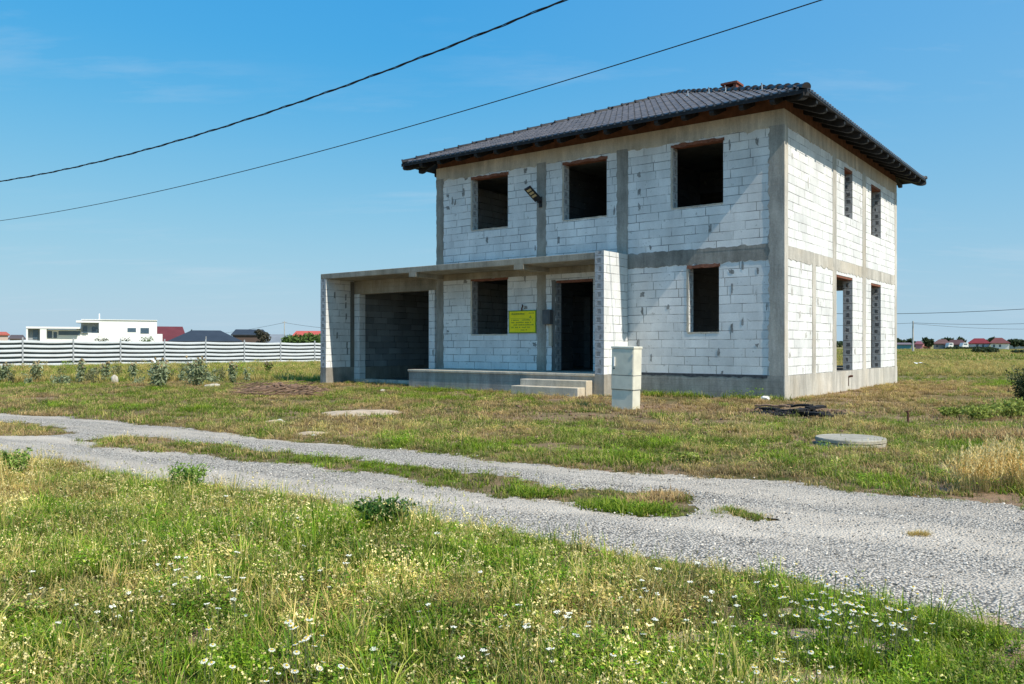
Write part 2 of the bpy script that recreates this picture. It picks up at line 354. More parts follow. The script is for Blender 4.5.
# bare sandy patches
m, nt, b = mat('bare_soil'); p = gpos(nt)
c = mix(nt, noi(nt, p, 9, 6, .7), (.30, .20, .135), (.52, .38, .27)); L(nt, c, b.inputs['Base Color']); b.inputs['Roughness'].default_value = 1
bump(nt, b, noi(nt, p, 25, 5), .8, .02); M['soil'] = m
M['sandp'] = simple('pale_sand', (.50, .39, .28), 1, .25, 6, bmp=.6)
BARE = []
def patch(name, cxp, rx, ry, rot, m, hgt=.02, z=.004):
    cx_, cy_ = cxp; q = MB(); n = 40; rings = []
    for k in range(7):
        f = k/6; rg = []
        for a in range(n):
            th = a*2*math.pi/n; rr = f*(1+.28*noise.noise(Vector((math.cos(th)*1.6+cx_, math.sin(th)*1.6+cy_, 3)))+.12*noise.noise(Vector((math.cos(th)*6+cx_, math.sin(th)*6, 1))))
            x = rx*rr*math.cos(th); y = ry*rr*math.sin(th)
            xx = cx_+x*math.cos(rot)-y*math.sin(rot); yy = cy_+x*math.sin(rot)+y*math.cos(rot)
            rg.append((xx, yy, z+hgt*(1-f*f)+.012*(1-f)*noise.noise(Vector((xx*5, yy*5, 0)))))
        rings.append(rg)
    for k in range(6):
        for a in range(n): q.face([rings[k][a], rings[k][(a+1) % n], rings[k+1][(a+1) % n], rings[k+1][a]])
    o = q.build(name, m, weld=True, smooth=True, kind='structure'); BARE.append((cx_, cy_, rx, ry, rot)); return o
patch('sand_patch', gnd(363, 413.5), .72, .62, .35, M['sandp'], .05)
patch('sand_patch', gnd(312, 434), .22, .16, .1, M['sandp'], .03)
patch('sand_patch', gnd(275, 422), .16, .12, .1, M['sandp'], .03)
for (x, y, a, c, r_) in ((852, 643, .26, .07, -.3), (810, 634, .10, .06, 0), (820, 682, .22, .05, -.1), (690, 640, .14, .08, 0), (1024, 648, .09, .10, 0), (985, 622, .1, .06, .3), (795, 612, .1, .05, 0)):
    patch('bare_soil', gnd(x, y), a, c, r_, M['soil'], .008)
def in_bare(x, y, s=1.):
    r = np.zeros(x.shape, bool)
    for cx_, cy_, rx, ry, rot in BARE:
        dx, dy = x-cx_, y-cy_; a = dx*math.cos(rot)+dy*math.sin(rot); c = -dx*math.sin(rot)+dy*math.cos(rot)
        r |= (a/rx/s)**2+(c/ry/s)**2 < .9
    return r

# ------------------------------------------------------------------ the house
hrz = math.atan2(-UY, -UX)
def hroot(name, label, cat): return empty(name, (NX, NY, 0), hrz, label, cat)
H = hroot('unfinished_house', 'large unfinished two storey house of white blocks and grey concrete with dark hipped roof', 'house')
P0, W0, W1, W2, W3, WT = .526, .526, 3.12, 3.38, 6.0, 6.34
T = .25
def wall(name, axis, c0, c1, a0, a1, z0, z1, ops, m, parent=H, zph=None):
    """solid wall from a0..a1 along its axis, thickness c0..c1, with openings (a,b,z,z)."""
    q = MB(); cuts = sorted({a0, a1, *[o[0] for o in ops], *[o[1] for o in ops]})
    for s, e in zip(cuts[:-1], cuts[1:]):
        mid = (s+e)/2; holes = sorted([(o[2], o[3]) for o in ops if o[0] < mid < o[1]]); z = z0
        for h0, h1 in holes+[(z1, z1)]:
            if h0 > z+1e-4:
                if axis == 'u': q.bx(s, e, c0, c1, z, h0)
                else: q.bx(c0, c1, s, e, z, h0)
            z = max(z, h1)
    ph = z0 if zph is None else zph
    q.uv = [(x, y-ph) for x, y in q.uv]
    return q.build(name, m, parent)
WU = [(1.39, 2.65), (4.45, 5.74), (7.57, 8.84)]
up_ops = [(a, b_, 4.44, 5.90) for a, b_ in WU]
lo_ops = [(1.49, 2.24, 1.50, 3.03), (7.58, 8.85, 1.50, 3.03), (4.85, 5.99, W0, 2.88)]
sd_up = [(4.59, 5.37, 4.58, 5.87), (7.29, 8.42, 4.37, 5.84)]
sd_lo = [(3.87, 5.37, W0, 3.0), (7.28, 8.41, W0, 2.99)]
wall('ground_floor_wall', 'u', 0, T, 0, 10.2, W0, W1, lo_ops, M['block'])
wall('upper_floor_wall', 'u', 0, T, 0, 10.2, W2, W3, up_ops, M['block'])
wall('ground_floor_wall', 'v', 0, T, T, 10.4-T, W0, W1, sd_lo, M['block'])
wall('upper_floor_wall', 'v', 0, T, T, 10.4-T, W2, W3, sd_up, M['block'])
wall('ground_floor_wall', 'u', 10.4-T, 10.4, 0, 10.2, W0, W1, [(1.2, 2.7, W0, 2.99)], M['block'])
wall('upper_floor_wall', 'u', 10.4-T, 10.4, 0, 10.2, W2, W3, [], M['block'])
wall('ground_floor_wall', 'v', 10.2-T, 10.2, T, 10.4-T, W0, W1, [], M['block'])
wall('upper_floor_wall', 'v', 10.2-T, 10.2, T, 10.4-T, W2, W3, [], M['block'])
# partitions inside
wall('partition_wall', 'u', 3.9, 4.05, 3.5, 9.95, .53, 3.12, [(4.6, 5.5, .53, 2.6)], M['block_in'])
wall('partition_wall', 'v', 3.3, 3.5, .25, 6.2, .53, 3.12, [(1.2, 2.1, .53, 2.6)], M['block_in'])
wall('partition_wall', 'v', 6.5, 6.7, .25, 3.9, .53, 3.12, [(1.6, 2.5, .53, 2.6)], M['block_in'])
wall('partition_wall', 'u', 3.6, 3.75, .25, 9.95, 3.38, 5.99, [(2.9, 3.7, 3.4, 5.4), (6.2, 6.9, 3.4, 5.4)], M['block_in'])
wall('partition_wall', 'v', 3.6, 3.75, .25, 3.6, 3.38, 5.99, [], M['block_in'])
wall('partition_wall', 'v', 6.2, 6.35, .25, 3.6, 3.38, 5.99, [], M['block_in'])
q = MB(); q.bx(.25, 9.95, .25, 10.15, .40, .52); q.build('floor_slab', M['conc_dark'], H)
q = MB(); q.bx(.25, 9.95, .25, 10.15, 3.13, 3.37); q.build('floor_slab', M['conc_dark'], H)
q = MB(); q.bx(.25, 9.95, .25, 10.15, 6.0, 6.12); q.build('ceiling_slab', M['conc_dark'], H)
# beams between floors and at the top (full thickness, a little proud of the blocks)
def ring(name, z0, z1, pr, m, ms, inner=.25):
    for i_, b_ in enumerate(((.0, 10.2+pr, -pr, inner), (-pr, 10.2+pr, 10.4-inner, 10.4+pr), (-pr, inner, inner, 10.4-inner), (10.2-inner, 10.2+pr, inner, 10.4-inner), (-pr, -.0, -pr, inner))):
        q = MB(); q.bx(*b_, z0, z1); q.build(name, ms if i_ in (2, 4) else m, H)
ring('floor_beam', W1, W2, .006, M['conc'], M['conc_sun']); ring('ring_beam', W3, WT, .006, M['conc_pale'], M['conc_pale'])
# plinth
q = MB(); q.bx(-.02, -.0, -.02, 10.42, -.2, P0-.003); q.build('plinth', M['conc_sun'], H)
q = MB(); q.bx(.0, 10.22, -.02, .25, -.2, P0-.003); q.bx(.0, .25, .25, 10.42, -.2, P0-.003); q.bx(.25, 10.22, 10.17, 10.42, -.2, P0-.003); q.bx(9.97, 10.22, .25, 10.17, -.2, P0-.003)
q.build('plinth', M['conc_board'], H)

def ragged(q, plane, a0, a1, z0, z1, pr, base=0., jit=.03, vertical=True, rnd=R, step=.06, jits=(1, 1)):
    """a concrete strip with uneven edges lying 'pr' proud on a wall plane ('f' front, 's' side)"""
    def pt(a, z, o):
        return (-a, base-o, z) if plane == 'f' else (o-base, a, z)
    L0, L1 = (z0, z1) if vertical else (a0, a1); n = max(2, int((L1-L0)/step)); o0 = rnd.uniform(0, 99)
    lo, hi = [], []
    for i in range(n+1):
        t = L0+(L1-L0)*i/n
        e0 = (noise.noise(Vector((t*6, o0, 0)))*1.2+rnd.uniform(-.3, .3))*jit*jits[0]; e1 = (noise.noise(Vector((t*6, o0+9, 0)))*1.2+rnd.uniform(-.3, .3))*jit*jits[1]
        if vertical: lo.append((a0+e0, t)); hi.append((a1+e1, t))
        else: lo.append((t, z0+e0)); hi.append((t, z1+e1))
    for i in range(n):
        A, B, C, D = lo[i], hi[i], hi[i+1], lo[i+1]
        q.face([pt(*A, pr), pt(*B, pr), pt(*C, pr), pt(*D, pr)])
        q.face([pt(*A, pr), pt(*D, pr), pt(*D, -.01), pt(*A, -.01)]); q.face([pt(*B, pr), pt(*C, pr), pt(*C, -.01), pt(*B, -.01)])
# columns on the front
for a0, a1, z0, z1 in ((3.85, 4.16, W2, W3), (6.3, 6.59, W2, W3), (9.93, 10.2, W2, W3), (6.3, 6.59, W0, W1), (9.93, 10.2, W0, W1), (3.86, 4.16, W0, W1)):
    q = MB(); ragged(q, 'f', a0, a1, z0-.02, z1+.02, .013, jit=.022); q.build('concrete_column', M['conc'], H)
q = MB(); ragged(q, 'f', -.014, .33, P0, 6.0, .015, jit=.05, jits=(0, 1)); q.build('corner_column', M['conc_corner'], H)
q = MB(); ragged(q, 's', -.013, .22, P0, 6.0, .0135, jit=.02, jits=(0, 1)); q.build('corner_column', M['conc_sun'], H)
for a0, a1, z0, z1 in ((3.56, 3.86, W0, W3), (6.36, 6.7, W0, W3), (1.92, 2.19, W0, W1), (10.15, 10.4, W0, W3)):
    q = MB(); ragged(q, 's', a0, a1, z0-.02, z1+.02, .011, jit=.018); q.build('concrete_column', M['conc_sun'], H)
# uneven spill edges of the beams over the blocks
q = MB(); ragged(q, 'f', .1, 10.19, W1-.05, W1+.05, .009, jit=.05, vertical=False, jits=(1, 0)); ragged(q, 'f', .1, 10.19, W2-.03, W2+.05, .0085, jit=.03, vertical=False, jits=(0, 1))
q.build('beam_spill', M['conc'], H)
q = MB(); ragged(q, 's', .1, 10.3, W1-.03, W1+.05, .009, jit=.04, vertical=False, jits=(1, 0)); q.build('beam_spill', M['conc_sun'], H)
q = MB(); ragged(q, 'f', .0, 10.19, W3-.03, W3+.05, .0095, jit=.06, vertical=False, jits=(1, 0), step=.09); ragged(q, 's', .0, 10.3, W3-.02, W3+.05, .0095, jit=.05, vertical=False, jits=(1, 0)); q.build('beam_spill', M['conc_pale'], H)
# black stained band along the top of the front plinth
q = MB(); ragged(q, 'f', .36, 3.8, P0-.05, P0+.012, .0225, jit=.03, vertical=False, jits=(1, 0)); q.build('plinth_stain', M['grip'], H)

# mortar smears, at the spots read off the walls
def blob(qq, plane, a, z, w_, h_, pr=.004, base=0.):
    n = 12; pts = []; q = MB()
    for i in range(n):
        th = 2*math.pi*i/n; k = R.uniform(.5, 1.35); ca, sa = math.cos(th), math.sin(th)
        aa = a+w_/2*k*math.copysign(abs(ca)**.6, ca); zz_ = z+h_/2*k*math.copysign(abs(sa)**.6, sa)
        pts.append((-aa, base-pr, zz_) if plane == 'f' else (pr-base, aa, zz_))
    q.face(pts); q.build('mortar_smear', M[qq], H)
FR = []
for ox, oy, s, pts in ((395, 120, 4.56, [(212, 455), (240, 345), (262, 370), (275, 378), (242, 402), (312, 332), (597, 285), (595, 232), (325, 268), (640, 585), (420, 550)]),
                       (540, 90, 3.8, [(375, 322), (377, 388), (377, 443), (70, 570), (420, 600), (283, 460)]), (660, 70, 3.8, [(265, 285), (368, 272), (190, 600), (325, 95+130)]),
                       (580, 230, 3.8, [(237, 245), (237, 310), (220, 432), (335, 292), (270, 485)]),
                       (680, 230, 3.8, [(195, 158), (238, 130), (295, 155), (197, 368), (237, 348), (292, 438), (147, 465), (160, 545), (330, 290), (198, 225), (60, 130)]),
                       (420, 250, 4.56, [(127, 370), (480, 130), (482, 262), (522, 432), (522, 500), (208, 145), (60, 470)])):
    for x, y in pts: FR.append((ox+x/s, oy+y/s))
for x, y in FR:
    a, z = on_front(x, y)
    if R.random() < .75: blob('smear', 'f', a, z, R.uniform(.04, .085), R.uniform(.12, .24))
    else: blob('smear', 'f', a, z, R.uniform(.08, .14), R.uniform(.08, .13))
for x, y in [(90, 75), (50, 180), (163, 215), (110, 365), (215, 130), (216, 330), (212, 400), (160, 370), (335, 330), (350, 380), (130, 350), (450, 370), (480, 350), (42, 450), (98, 522), (162, 500), (320, 430), (130, 265), (85, 275)]:
    a, z = on_side(780+x/4.273, 250+y/4.273); blob('smear_pale', 's', a, z, R.uniform(.07, .15), R.uniform(.12, .3))
for x, y in [(160, 243), (330, 130), (455, 330), (460, 400), (605, 450), (605, 540), (340, 230), (70, 90), (590, 310), (310, 190)]:
    a, z = on_side(780+x/5.7, 140+y/5.7); blob('smear_pale', 's', a, z, R.uniform(.06, .11), R.uniform(.12, .25))

# block ends at the jambs, grip pockets painted on as dark shade
def block_end(pts, z0_, z1_, m):            # pts: two (x, y) house-local points, at the 0 and .25 sides
    q = MB(); (xa, ya), (xb, yb) = pts; q.face([(xa, ya, z0_), (xb, yb, z0_), (xb, yb, z1_), (xa, ya, z1_)], [(0, 0), (.25, 0), (.25, z1_-z0_), (0, z1_-z0_)]); return q.build('block_end', m, H)
for (v0, z0_, z1_) in ((5.37, W0, 3.0-.062), (8.41, W0, 2.99-.062), (5.37, 4.58, 5.87-.062), (8.42, 4.37, 5.84-.062)):
    block_end([(-.005, v0-.004), (-.245, v0-.004)], z0_+.002, z1_, M['endc'])
for (u0, z0_, z1_) in ((2.24, 1.5, 3.0), (2.65, 4.44, 5.87), (5.74, 4.44, 5.87), (8.84, 4.44, 5.87)):
    block_end([(-(u0-.004), .005), (-(u0-.004), .245)], z0_+.002, z1_-.002, M['end_light'])
for (u0, z0_, z1_) in ((8.85, 1.5, 3.0), (5.99, W0, 2.82)):
    block_end([(-(u0-.004), .005), (-(u0-.004), .245)], z0_+.002, z1_-.002, M['end_dark'])

# clay lintels over the openings
for a, b_, z0_, z1_ in up_ops+lo_ops[:2]:
    q = MB(); ragged(q, 'f', a-.03, b_+.04, z1_-.04, z1_+.03, .014, jit=.028, vertical=False); q.bx(a, b_, .005, T-.005, z1_-.03, z1_); q.build('lintel', M['lintel'], H)
for a, b_, z0_, z1_ in sd_up+sd_lo:
    q = MB(); q.bx(.01, T-.01, a+.002, b_-.002, z1_-.06, z1_-.004); q.build('lintel', M['lintel'], H)
q = MB(); q.bx(4.87, 5.97, -.01, .2, 2.82, 2.88); q.build('lintel', M['lintel'], H)
# timber lintel lying inside the side door opening
# grey cement reveals beside openings: thin frames round the windows
for a, b_, z0_, z1_ in up_ops+lo_ops[:2]:
    q = MB(); ragged(q, 'f', b_-.0, b_+.05, z0_, z1_, .007, jit=.012)
    ragged(q, 'f', a, b_+.03, z0_-.035, z0_, .0065, jit=.01, vertical=False)
    q.build('cement_edge', M['conc_pale'], H)
q = MB(); ragged(q, 'f', 5.99, 6.12, W0, 2.9, .009, jit=.02); q.build('cement_edge', M['conc_dark'], H)

# ---------------- porch, garage
q = MB(); ol = [(-14.0, -1.14), (-4.10, -1.14), (-4.10, -.006), (-14.0, -.006)]
q.bx(4.102, 14.0, -1.14, -.008, 3.23, 3.39); q.bx(10.225, 14.0, -.008, 6.5, 3.23, 3.39); q.build('porch_roof_slab', M['slab'], H, bevel=.008)
for a0, a1 in ((6.2, 6.5), (9.93, 10.2)):
    q = MB(); q.bx(a0, a1, -1.146, -.02, 3.11, 3.235); q.build('porch_beam', M['slab'], H)
q = MB(); q.bx(4.2, 9.9, -.03, -.008, 3.05, 3.225); q.build('porch_beam', M['slab'], H)
q = MB(); q.bx(10.22, 13.745, 0, .25, 2.81, 3.225); q.build('garage_beam', M['slab'], H)
wall('porch_side_wall', 'v', 3.85, 4.10, -1.14, -.016, .5, 3.42, [], M['block'], zph=.5)
wall('garage_wall', 'v', 13.75, 14.0, -1.14, .25, .5, 3.225, [], M['block'], zph=.5)
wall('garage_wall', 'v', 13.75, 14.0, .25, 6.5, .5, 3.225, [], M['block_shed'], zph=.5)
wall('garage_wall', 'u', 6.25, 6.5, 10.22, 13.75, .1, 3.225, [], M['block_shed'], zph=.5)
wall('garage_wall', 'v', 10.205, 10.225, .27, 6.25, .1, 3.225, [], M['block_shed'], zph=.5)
for a_, b_ in ((10.28, 10.51), (13.5, 13.745)):
    q = MB(); q.bx(a_, b_, 0, .25, .12, 2.81); q.uv = [(x, y-.5) for x, y in q.uv]; q.build('garage_jamb', M['block'], H)
q = MB(); ragged(q, 's', 0, .17, .1, 3.2, 0.0); q = MB()
q.bx(3.845, 4.105, -1.15, -.03, -.2, .5); q.build('pillar_base', M['conc'], H)
q = MB(); q.bx(13.745, 14.005, -1.145, 6.5, -.2, .5); q.build('garage_base', M['conc'], H)
q = MB(); q.bx(10.24, 13.74, -.01, .26, -.2, .13); q.build('garage_sill', M['conc_pale'], H)
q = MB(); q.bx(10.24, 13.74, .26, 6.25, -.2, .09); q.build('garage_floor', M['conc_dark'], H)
q = MB(); q.bx(4.107, 10.21, -1.14, -.022, -.2, .455); q.build('porch_platform', M['conc_board'], H)
q = MB(); q.bx(4.107, 10.24, -1.165, -.022, .455, .515); q.build('platform_coping', M['conc_pale'], H, bevel=.008)
q = MB(); q.bx(4.15, 6.08, -1.44, -1.168, -.1, .36); q.build('step', M['conc_pale'], H, bevel=.01)
q = MB(); q.bx(4.18, 6.12, -1.76, -1.443, -.1, .205); q.build('step', M['conc_pale'], H, bevel=.01)
# concrete column between porch side recess and garage on the left wall's inner face
q = MB(); q.bx(13.735, 13.749, -.16, -.002, .5, 3.2); q.build('concrete_column', M['conc_dark'], H)
for u0, u1, zt_ in ((3.85, 4.10, 3.415), (13.75, 14.0, 3.22)): block_end([(-u1+.002, -1.1435), (-u0-.002, -1.1435)], .5, zt_, M['end_dark'])
for v_, z in ((-.8, 2.75), (-.35, 2.7), (-.35, 2.45), (-.33, 2.1), (-.3, 1.2), (-.28, 1.0), (-.7, 1.5)):
    q = MB(); q.face([(-13.746, v_-.03, z-.1), (-13.746, v_+.03, z-.09), (-13.746, v_+.035, z+.1), (-13.746, v_-.025, z+.09)]); q.build('mortar_smear', M['smear'], H)

# ---------------- roof
OV = .70; E0 = -OV; EU1 = 10.2+OV; EV1 = 10.4+OV; ZE = 6.455; MS = .407
half_u = (EU1-E0)/2; half_v = (EV1-E0)/2; APU = E0+half_u; ZA = ZE+MS*half_u
def rp(side, a, t, dz=0.):        # a along eave, t inward (horizontal)
    z = ZE+MS*t+dz
    if side == 'front': return (-a, E0+t, z)
    if side == 'back': return (-a, EV1-t, z)
    if side == 'right': return (-(E0+t), a, z)
    return (-(EU1-t), a, z)
def tiles(side):
    A0, A1 = (E0, EU1) if side in ('front', 'back') else (E0, EV1)
    per = .18; du = per/6; n = int(math.ceil((A1-A0)/du)); nc = 18; dt = half_u/nc
    vs, fs = [], []; rnd = random.Random(len(side))
    prof = [(1., .35, .02, 0., .02, .35)[i % 6] for i in range(n+1)]; cr = []
    for c_ in range(nc):
        t0, t1 = c_*dt-(.03 if c_ == 0 else .02), (c_+1)*dt
        tt = [(t0, .0), (t0, .030), (t1, .004)]
        base = len(vs)
        jr = [rnd.uniform(-.003, .003) for _ in range(n//10+2)]
        for (t, dz) in tt:
            for i in range(n+1):
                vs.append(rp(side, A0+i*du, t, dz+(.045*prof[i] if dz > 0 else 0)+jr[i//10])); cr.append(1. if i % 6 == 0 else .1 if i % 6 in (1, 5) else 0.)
        w_ = n+1
        for r_ in range(2):
            for i in range(n):
                a = A0+(i+.5)*du; lim = (c_+.6)*dt
                if a-A0 < lim-.05 or A1-a < lim-.05: continue
                fs.append((base+r_*w_+i, base+r_*w_+i+1, base+(r_+1)*w_+i+1, base+(r_+1)*w_+i))
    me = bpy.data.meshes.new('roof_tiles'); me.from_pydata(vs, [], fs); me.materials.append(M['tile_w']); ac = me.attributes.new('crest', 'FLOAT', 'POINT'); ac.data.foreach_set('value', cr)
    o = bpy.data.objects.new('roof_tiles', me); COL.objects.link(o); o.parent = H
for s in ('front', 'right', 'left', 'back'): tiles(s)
# boarding below the tiles
q = MB()
c_ = [(-E0, E0), (-EU1, E0), (-EU1, EV1), (-E0, EV1)]; r1 = (-APU, E0+half_u, ZA-.012); r2 = (-APU, EV1-half_u, ZA-.012)
def ec(i, dz): return (c_[i][0], c_[i][1], ZE+dz)
for dz, off in ((-.012, 0), (-.05, 0)):
    a, b2 = (r1[0], r1[1], ZA+dz), (r2[0], r2[1], ZA+dz)
    q.face([ec(0, dz), ec(1, dz), a]); q.face([ec(1, dz), ec(2, dz), b2, a]); q.face([ec(2, dz), ec(3, dz), b2]); q.face([ec(3, dz), ec(0, dz), a, b2])
for i in range(4): q.face([ec(i, -.012), ec((i+1) % 4, -.012), ec((i+1) % 4, -.05), ec(i, -.05)])
q.build('roof_boarding', M['stain'], H)
# fascia
q = MB(); e = .022
q.bx(E0-e, EU1+e, E0-e, E0-.001, ZE-.075, ZE+.012); q.bx(E0-e, EU1+e, EV1+.001, EV1+e, ZE-.05, ZE+.012); q.bx(E0-e, E0-.001, E0-.001, EV1+.001, ZE-.05, ZE+.012); q.bx(EU1+.001, EU1+e, E0-.001, EV1+.001, ZE-.05, ZE+.012)
q.build('fascia', M['stain'], H)
# rafters
def rafter(side, a, t0=.0, t1=1.5, wd=.10, dp=.17, diag=None):
    q = MB(); hw = wd/2
    prof = [(t0+.004, -.055), (t0+.004, -.13), (t0+.03, -.175), (t0+.09, -.205), (t0+.16, -.055-dp), (t1, -.055-dp), (t1, -.055)]
    if diag is None:
        A = [rp(side, a-hw, t, dz) for t, dz in prof]; B = [rp(side, a+hw, t, dz) for t, dz in prof]
    else:
        sx, sy, ox, oy = diag
        A, B = [], []
        for t, dz in prof:
            z = ZE+MS*t+dz; x, y = ox+sx*t, oy+sy*t; nx, ny = -sy*.045, sx*.045
            A.append((x+nx, y+ny, z)); B.append((x-nx, y-ny, z))
    n = len(prof)
    for i in range(n): j = (i+1) % n; q.face([A[i], A[j], B[j], B[i]])
    q.face(A[::-1]); q.face(B)
    return q.build('rafter', M['stain'], H)
n = 16
for i in range(n):
    a = .02+(10.16)*i/(n-1); rafter('front', a, t1=min(1.5, a+OV-.08, 10.2+OV-a-.08))
    b3 = .02+10.36*i/(n-1); rafter('right', b3, t1=min(1.5, b3+OV-.08, 10.4+OV-b3-.08))
for i in range(0, n, 1):
    b3 = .02+10.36*i/(n-1); rafter('left', b3, t1=min(1.5, b3+OV-.08, 10.4+OV-b3-.08)); b3 = .02+10.16*i/(n-1); rafter('back', b3, t1=min(1.5, b3+OV-.08, 10.2+OV-b3-.08))
rafter('x', 0, diag=(-1, 1, -E0, E0)); rafter('x', 0, diag=(1, 1, -EU1, E0)); rafter('x', 0, diag=(-1, -1, -E0, EV1)); rafter('x', 0, diag=(1, -1, -EU1, EV1))
# wall plate and filling boards
q = MB(); zz0, zz1 = WT+.002, ZE+MS*OV-.055
q.bx(.02, 10.18, .02, .14, zz0, zz1-.02); q.bx(.02, 10.18, 10.26, 10.38, zz0, zz1-.02); q.bx(.02, .14, .14, 10.26, zz0, zz1-.02); q.bx(10.06, 10.18, .14, 10.26, zz0, zz1-.02)
q.build('wall_plate', M['plate'], H)
# hip and ridge caps: one mesh of overlapping half-round tiles
q = MB()
def caps(p0, p1, n, r0=.066, lift=.02):
    p0, p1 = Vector(p0), Vector(p1); d = (p1-p0)/n
    for i in range(n):
        a = p0+d*i+Vector((0, 0, lift)); b_ = a+d*1.08
        t = d.normalized(); sx = t.cross(Vector((0, 0, 1))).normalized(); up = sx.cross(t)
        for (s_, ra, e_) in ((a, r0*1.28, b_),):
            ra_, rb = r0*1.3, r0*.92; A, B = [], []
            for k in range(9):
                th = math.pi*(k/8)*1.1-.157; A.append(a+sx*math.cos(th)*ra_+up*math.sin(th)*ra_); B.append(b_+sx*math.cos(th)*rb+up*math.sin(th)*rb)
            for k in range(8): q.face([A[k], A[k+1], B[k+1], B[k]], [(0, 0)]*4)
            q.face([a]+A, [(0, 0)]*10)
            A2 = [a+d*.07+(x-a)*1.16 for x in A]; A1_ = [a-d*.02+(x-a)*1.16 for x in A]
            for k in range(8): q.face([A1_[k], A1_[k+1], A2[k+1], A2[k]], [(0, 0)]*4)
            q.face(A1_, [(0, 0)]*9)
caps((-E0, E0, ZE+.02), (-APU, E0+half_u, ZA+.02), 20); caps((-EU1, E0, ZE+.02), (-APU, E0+half_u, ZA+.02), 20)
caps((-E0, EV1, ZE+.02), (-APU, EV1-half_u, ZA+.02), 20); caps((-EU1, EV1, ZE+.02), (-APU, EV1-half_u, ZA+.02), 20)
q.build('ridge_cap', M['tile'], H)
# small safety hooks
for a, t in ((3.6, 3.55), (2.0, 2.3), (2.75, 3.0), (.6, 1.0)):
    q = MB(); x, y, z = rp('front', a, t, .05); q.tube([(x, y, z-.03), (x, y-.01, z+.13), (x, y-.05, z+.16)], .014, 6); q.box(x-.03, x+.03, y-.06, y+.05, z-.01, z+.01); q.build('roof_hook', M['zinc'], H)
# chimney
cu, cvv = 3.3, 5.16
q = MB(); q.bx(cu-.21, cu+.21, cvv-.21, cvv+.21, 7.75, 8.54)
q.bx(cu-.21, cu-.12, cvv-.21, cvv+.21, 8.54, 8.74); q.bx(cu+.12, cu+.21, cvv-.21, cvv+.21, 8.54, 8.74); q.bx(cu-.12, cu+.12, cvv+.14, cvv+.21, 8.54, 8.74)
ch = q.build('chimney', M['brick'], H)
q = MB(); q.bx(cu-.25, cu+.25, cvv-.25, cvv+.25, 8.745, 8.80); q.bx(cu-.17, cu+.17, cvv-.17, cvv+.17, 8.803, 8.83); q.build('chimney_cap', M['brick'], ch)
# rusty pipe elbow on the plinth
q = MB(); q.tube([(.02, 4.9, .36), (.09, 4.9, .38), (.13, 4.9, .38)], .028, 8); q.tube([(.03, 4.88, .12), (.03, 4.88, .34)], .01, 6); q.build('pipe_stub', M['rust'], H)

# ------------------------------------------------------------------ things on the house
def hp(u, v, z): return Vector((NX+UX*u+VX*v, NY+UY*u+VY*v, z))
lo = hp(6.46, -.012, 5.0); lamp = empty('wall_lamp', lo, hrz, 'black LED floodlight with yellow diode panels on the upper front column', 'lamp')
q = MB(); q.box(-.045, .045, -.035, -.002, -.16, .12); q.box(-.03, .03, -.14, -.035, -.05, .03); q.build('bracket', M['black'], lamp, bevel=.004)
Mt = Matrix.Translation((0, -.12, .01)) @ Matrix.Rotation(math.radians(-27), 4, 'X') @ Matrix.Rotation(math.radians(-28), 4, 'Y')
q = MB(); q.box(-.095, .095, -.55, 0, -.01, .045, Mt); q.box(-.05, .05, -.05, .08, -.02, .02, Mt); q.build('lamp_housing', M['black'], lamp, bevel=.008)
M['led'] = simple('diode_panel', (.50, .42, .24), .4, .15, 30)
for k in range(3):
    q = MB(); q.box(-.06, .06, -.50+k*.125, -.50+k*.125+.075, -.016, -.0105, Mt); q.build('diode_panel', M['led'], lamp)
# notice board
so_ = hp(7.06, -.02, 1.825); sg = empty('notice_board', so_, hrz, 'yellow building notice panel with green border on the porch wall', 'sign')
M['yel'] = simple('notice_yellow', (.95, .80, .01), .5, .08, 3); M['grn'] = simple('notice_green', (.16, .30, .03), .6, .1, 3); M['olv'] = simple('notice_print', (.33, .36, .03), .6, .3, 20)
q = MB(); q.box(-.455, .455, -.012, .006, -.305, .305); q.build('backing', M['grn'], sg)
q = MB(); q.box(-.43, .43, -.016, -.0125, -.28, .28); q.build('panel', M['yel'], sg)
q = MB()
def line(x0, x1, z, h, gapp=.25):
    x = x0
    while x < x1:
        w_ = R.uniform(.015, .04); x2 = min(x+w_, x1)
        if R.random() > gapp: q.box(x, x2, -.0185, -.0165, z, z+h*R.uniform(.7, 1))
        x = x2+.008
line(-.36, .08, .19, .05, .05); line(.22, .40, .215, .028, .1)
for k, z in enumerate((.03, -.035, -.10, -.165)): line(-.36, (.35, .3, .38, .26)[k], z, .035)
line(-.05, .16, -.235, .03, .05); q.box(-.40, .40, -.018, -.0165, .085, .092)
q.face([(.23, -.0185, .10), (.32, -.0185, .10), (.275, -.0185, .17)]); q.build('printed_text', M['olv'], sg)
q = MB(); q.tube([(-.02, -.01, .30), (.0, -.03, .36), (.03, -.03, .42), (.0, -.012, .46)], .018, 6); q.build('hanging_loop', M['rust'], sg)
# meter box
mo = hp(6.2, -.02, 1.93); mb = empty('meter_box', mo, hrz, 'small grey electricity box beside the front door opening', 'meter box')
M['mbx'] = simple('meter_grey', (.10, .105, .11), .6, .2, 8)
q = MB(); q.box(-.11, .13, -.15, .0, -.19, .19); q.build('box', M['mbx'], mb, bevel=.01)
q = MB(); q.box(-.09, .09, -.158, -.1505, -.15, .15); q.build('lid', M['mbx'], mb)
q = MB(); q.box(.03, .12, -.05, -.002, -.75, -.19); q.build('cable_duct', M['conc_pale'], mb)

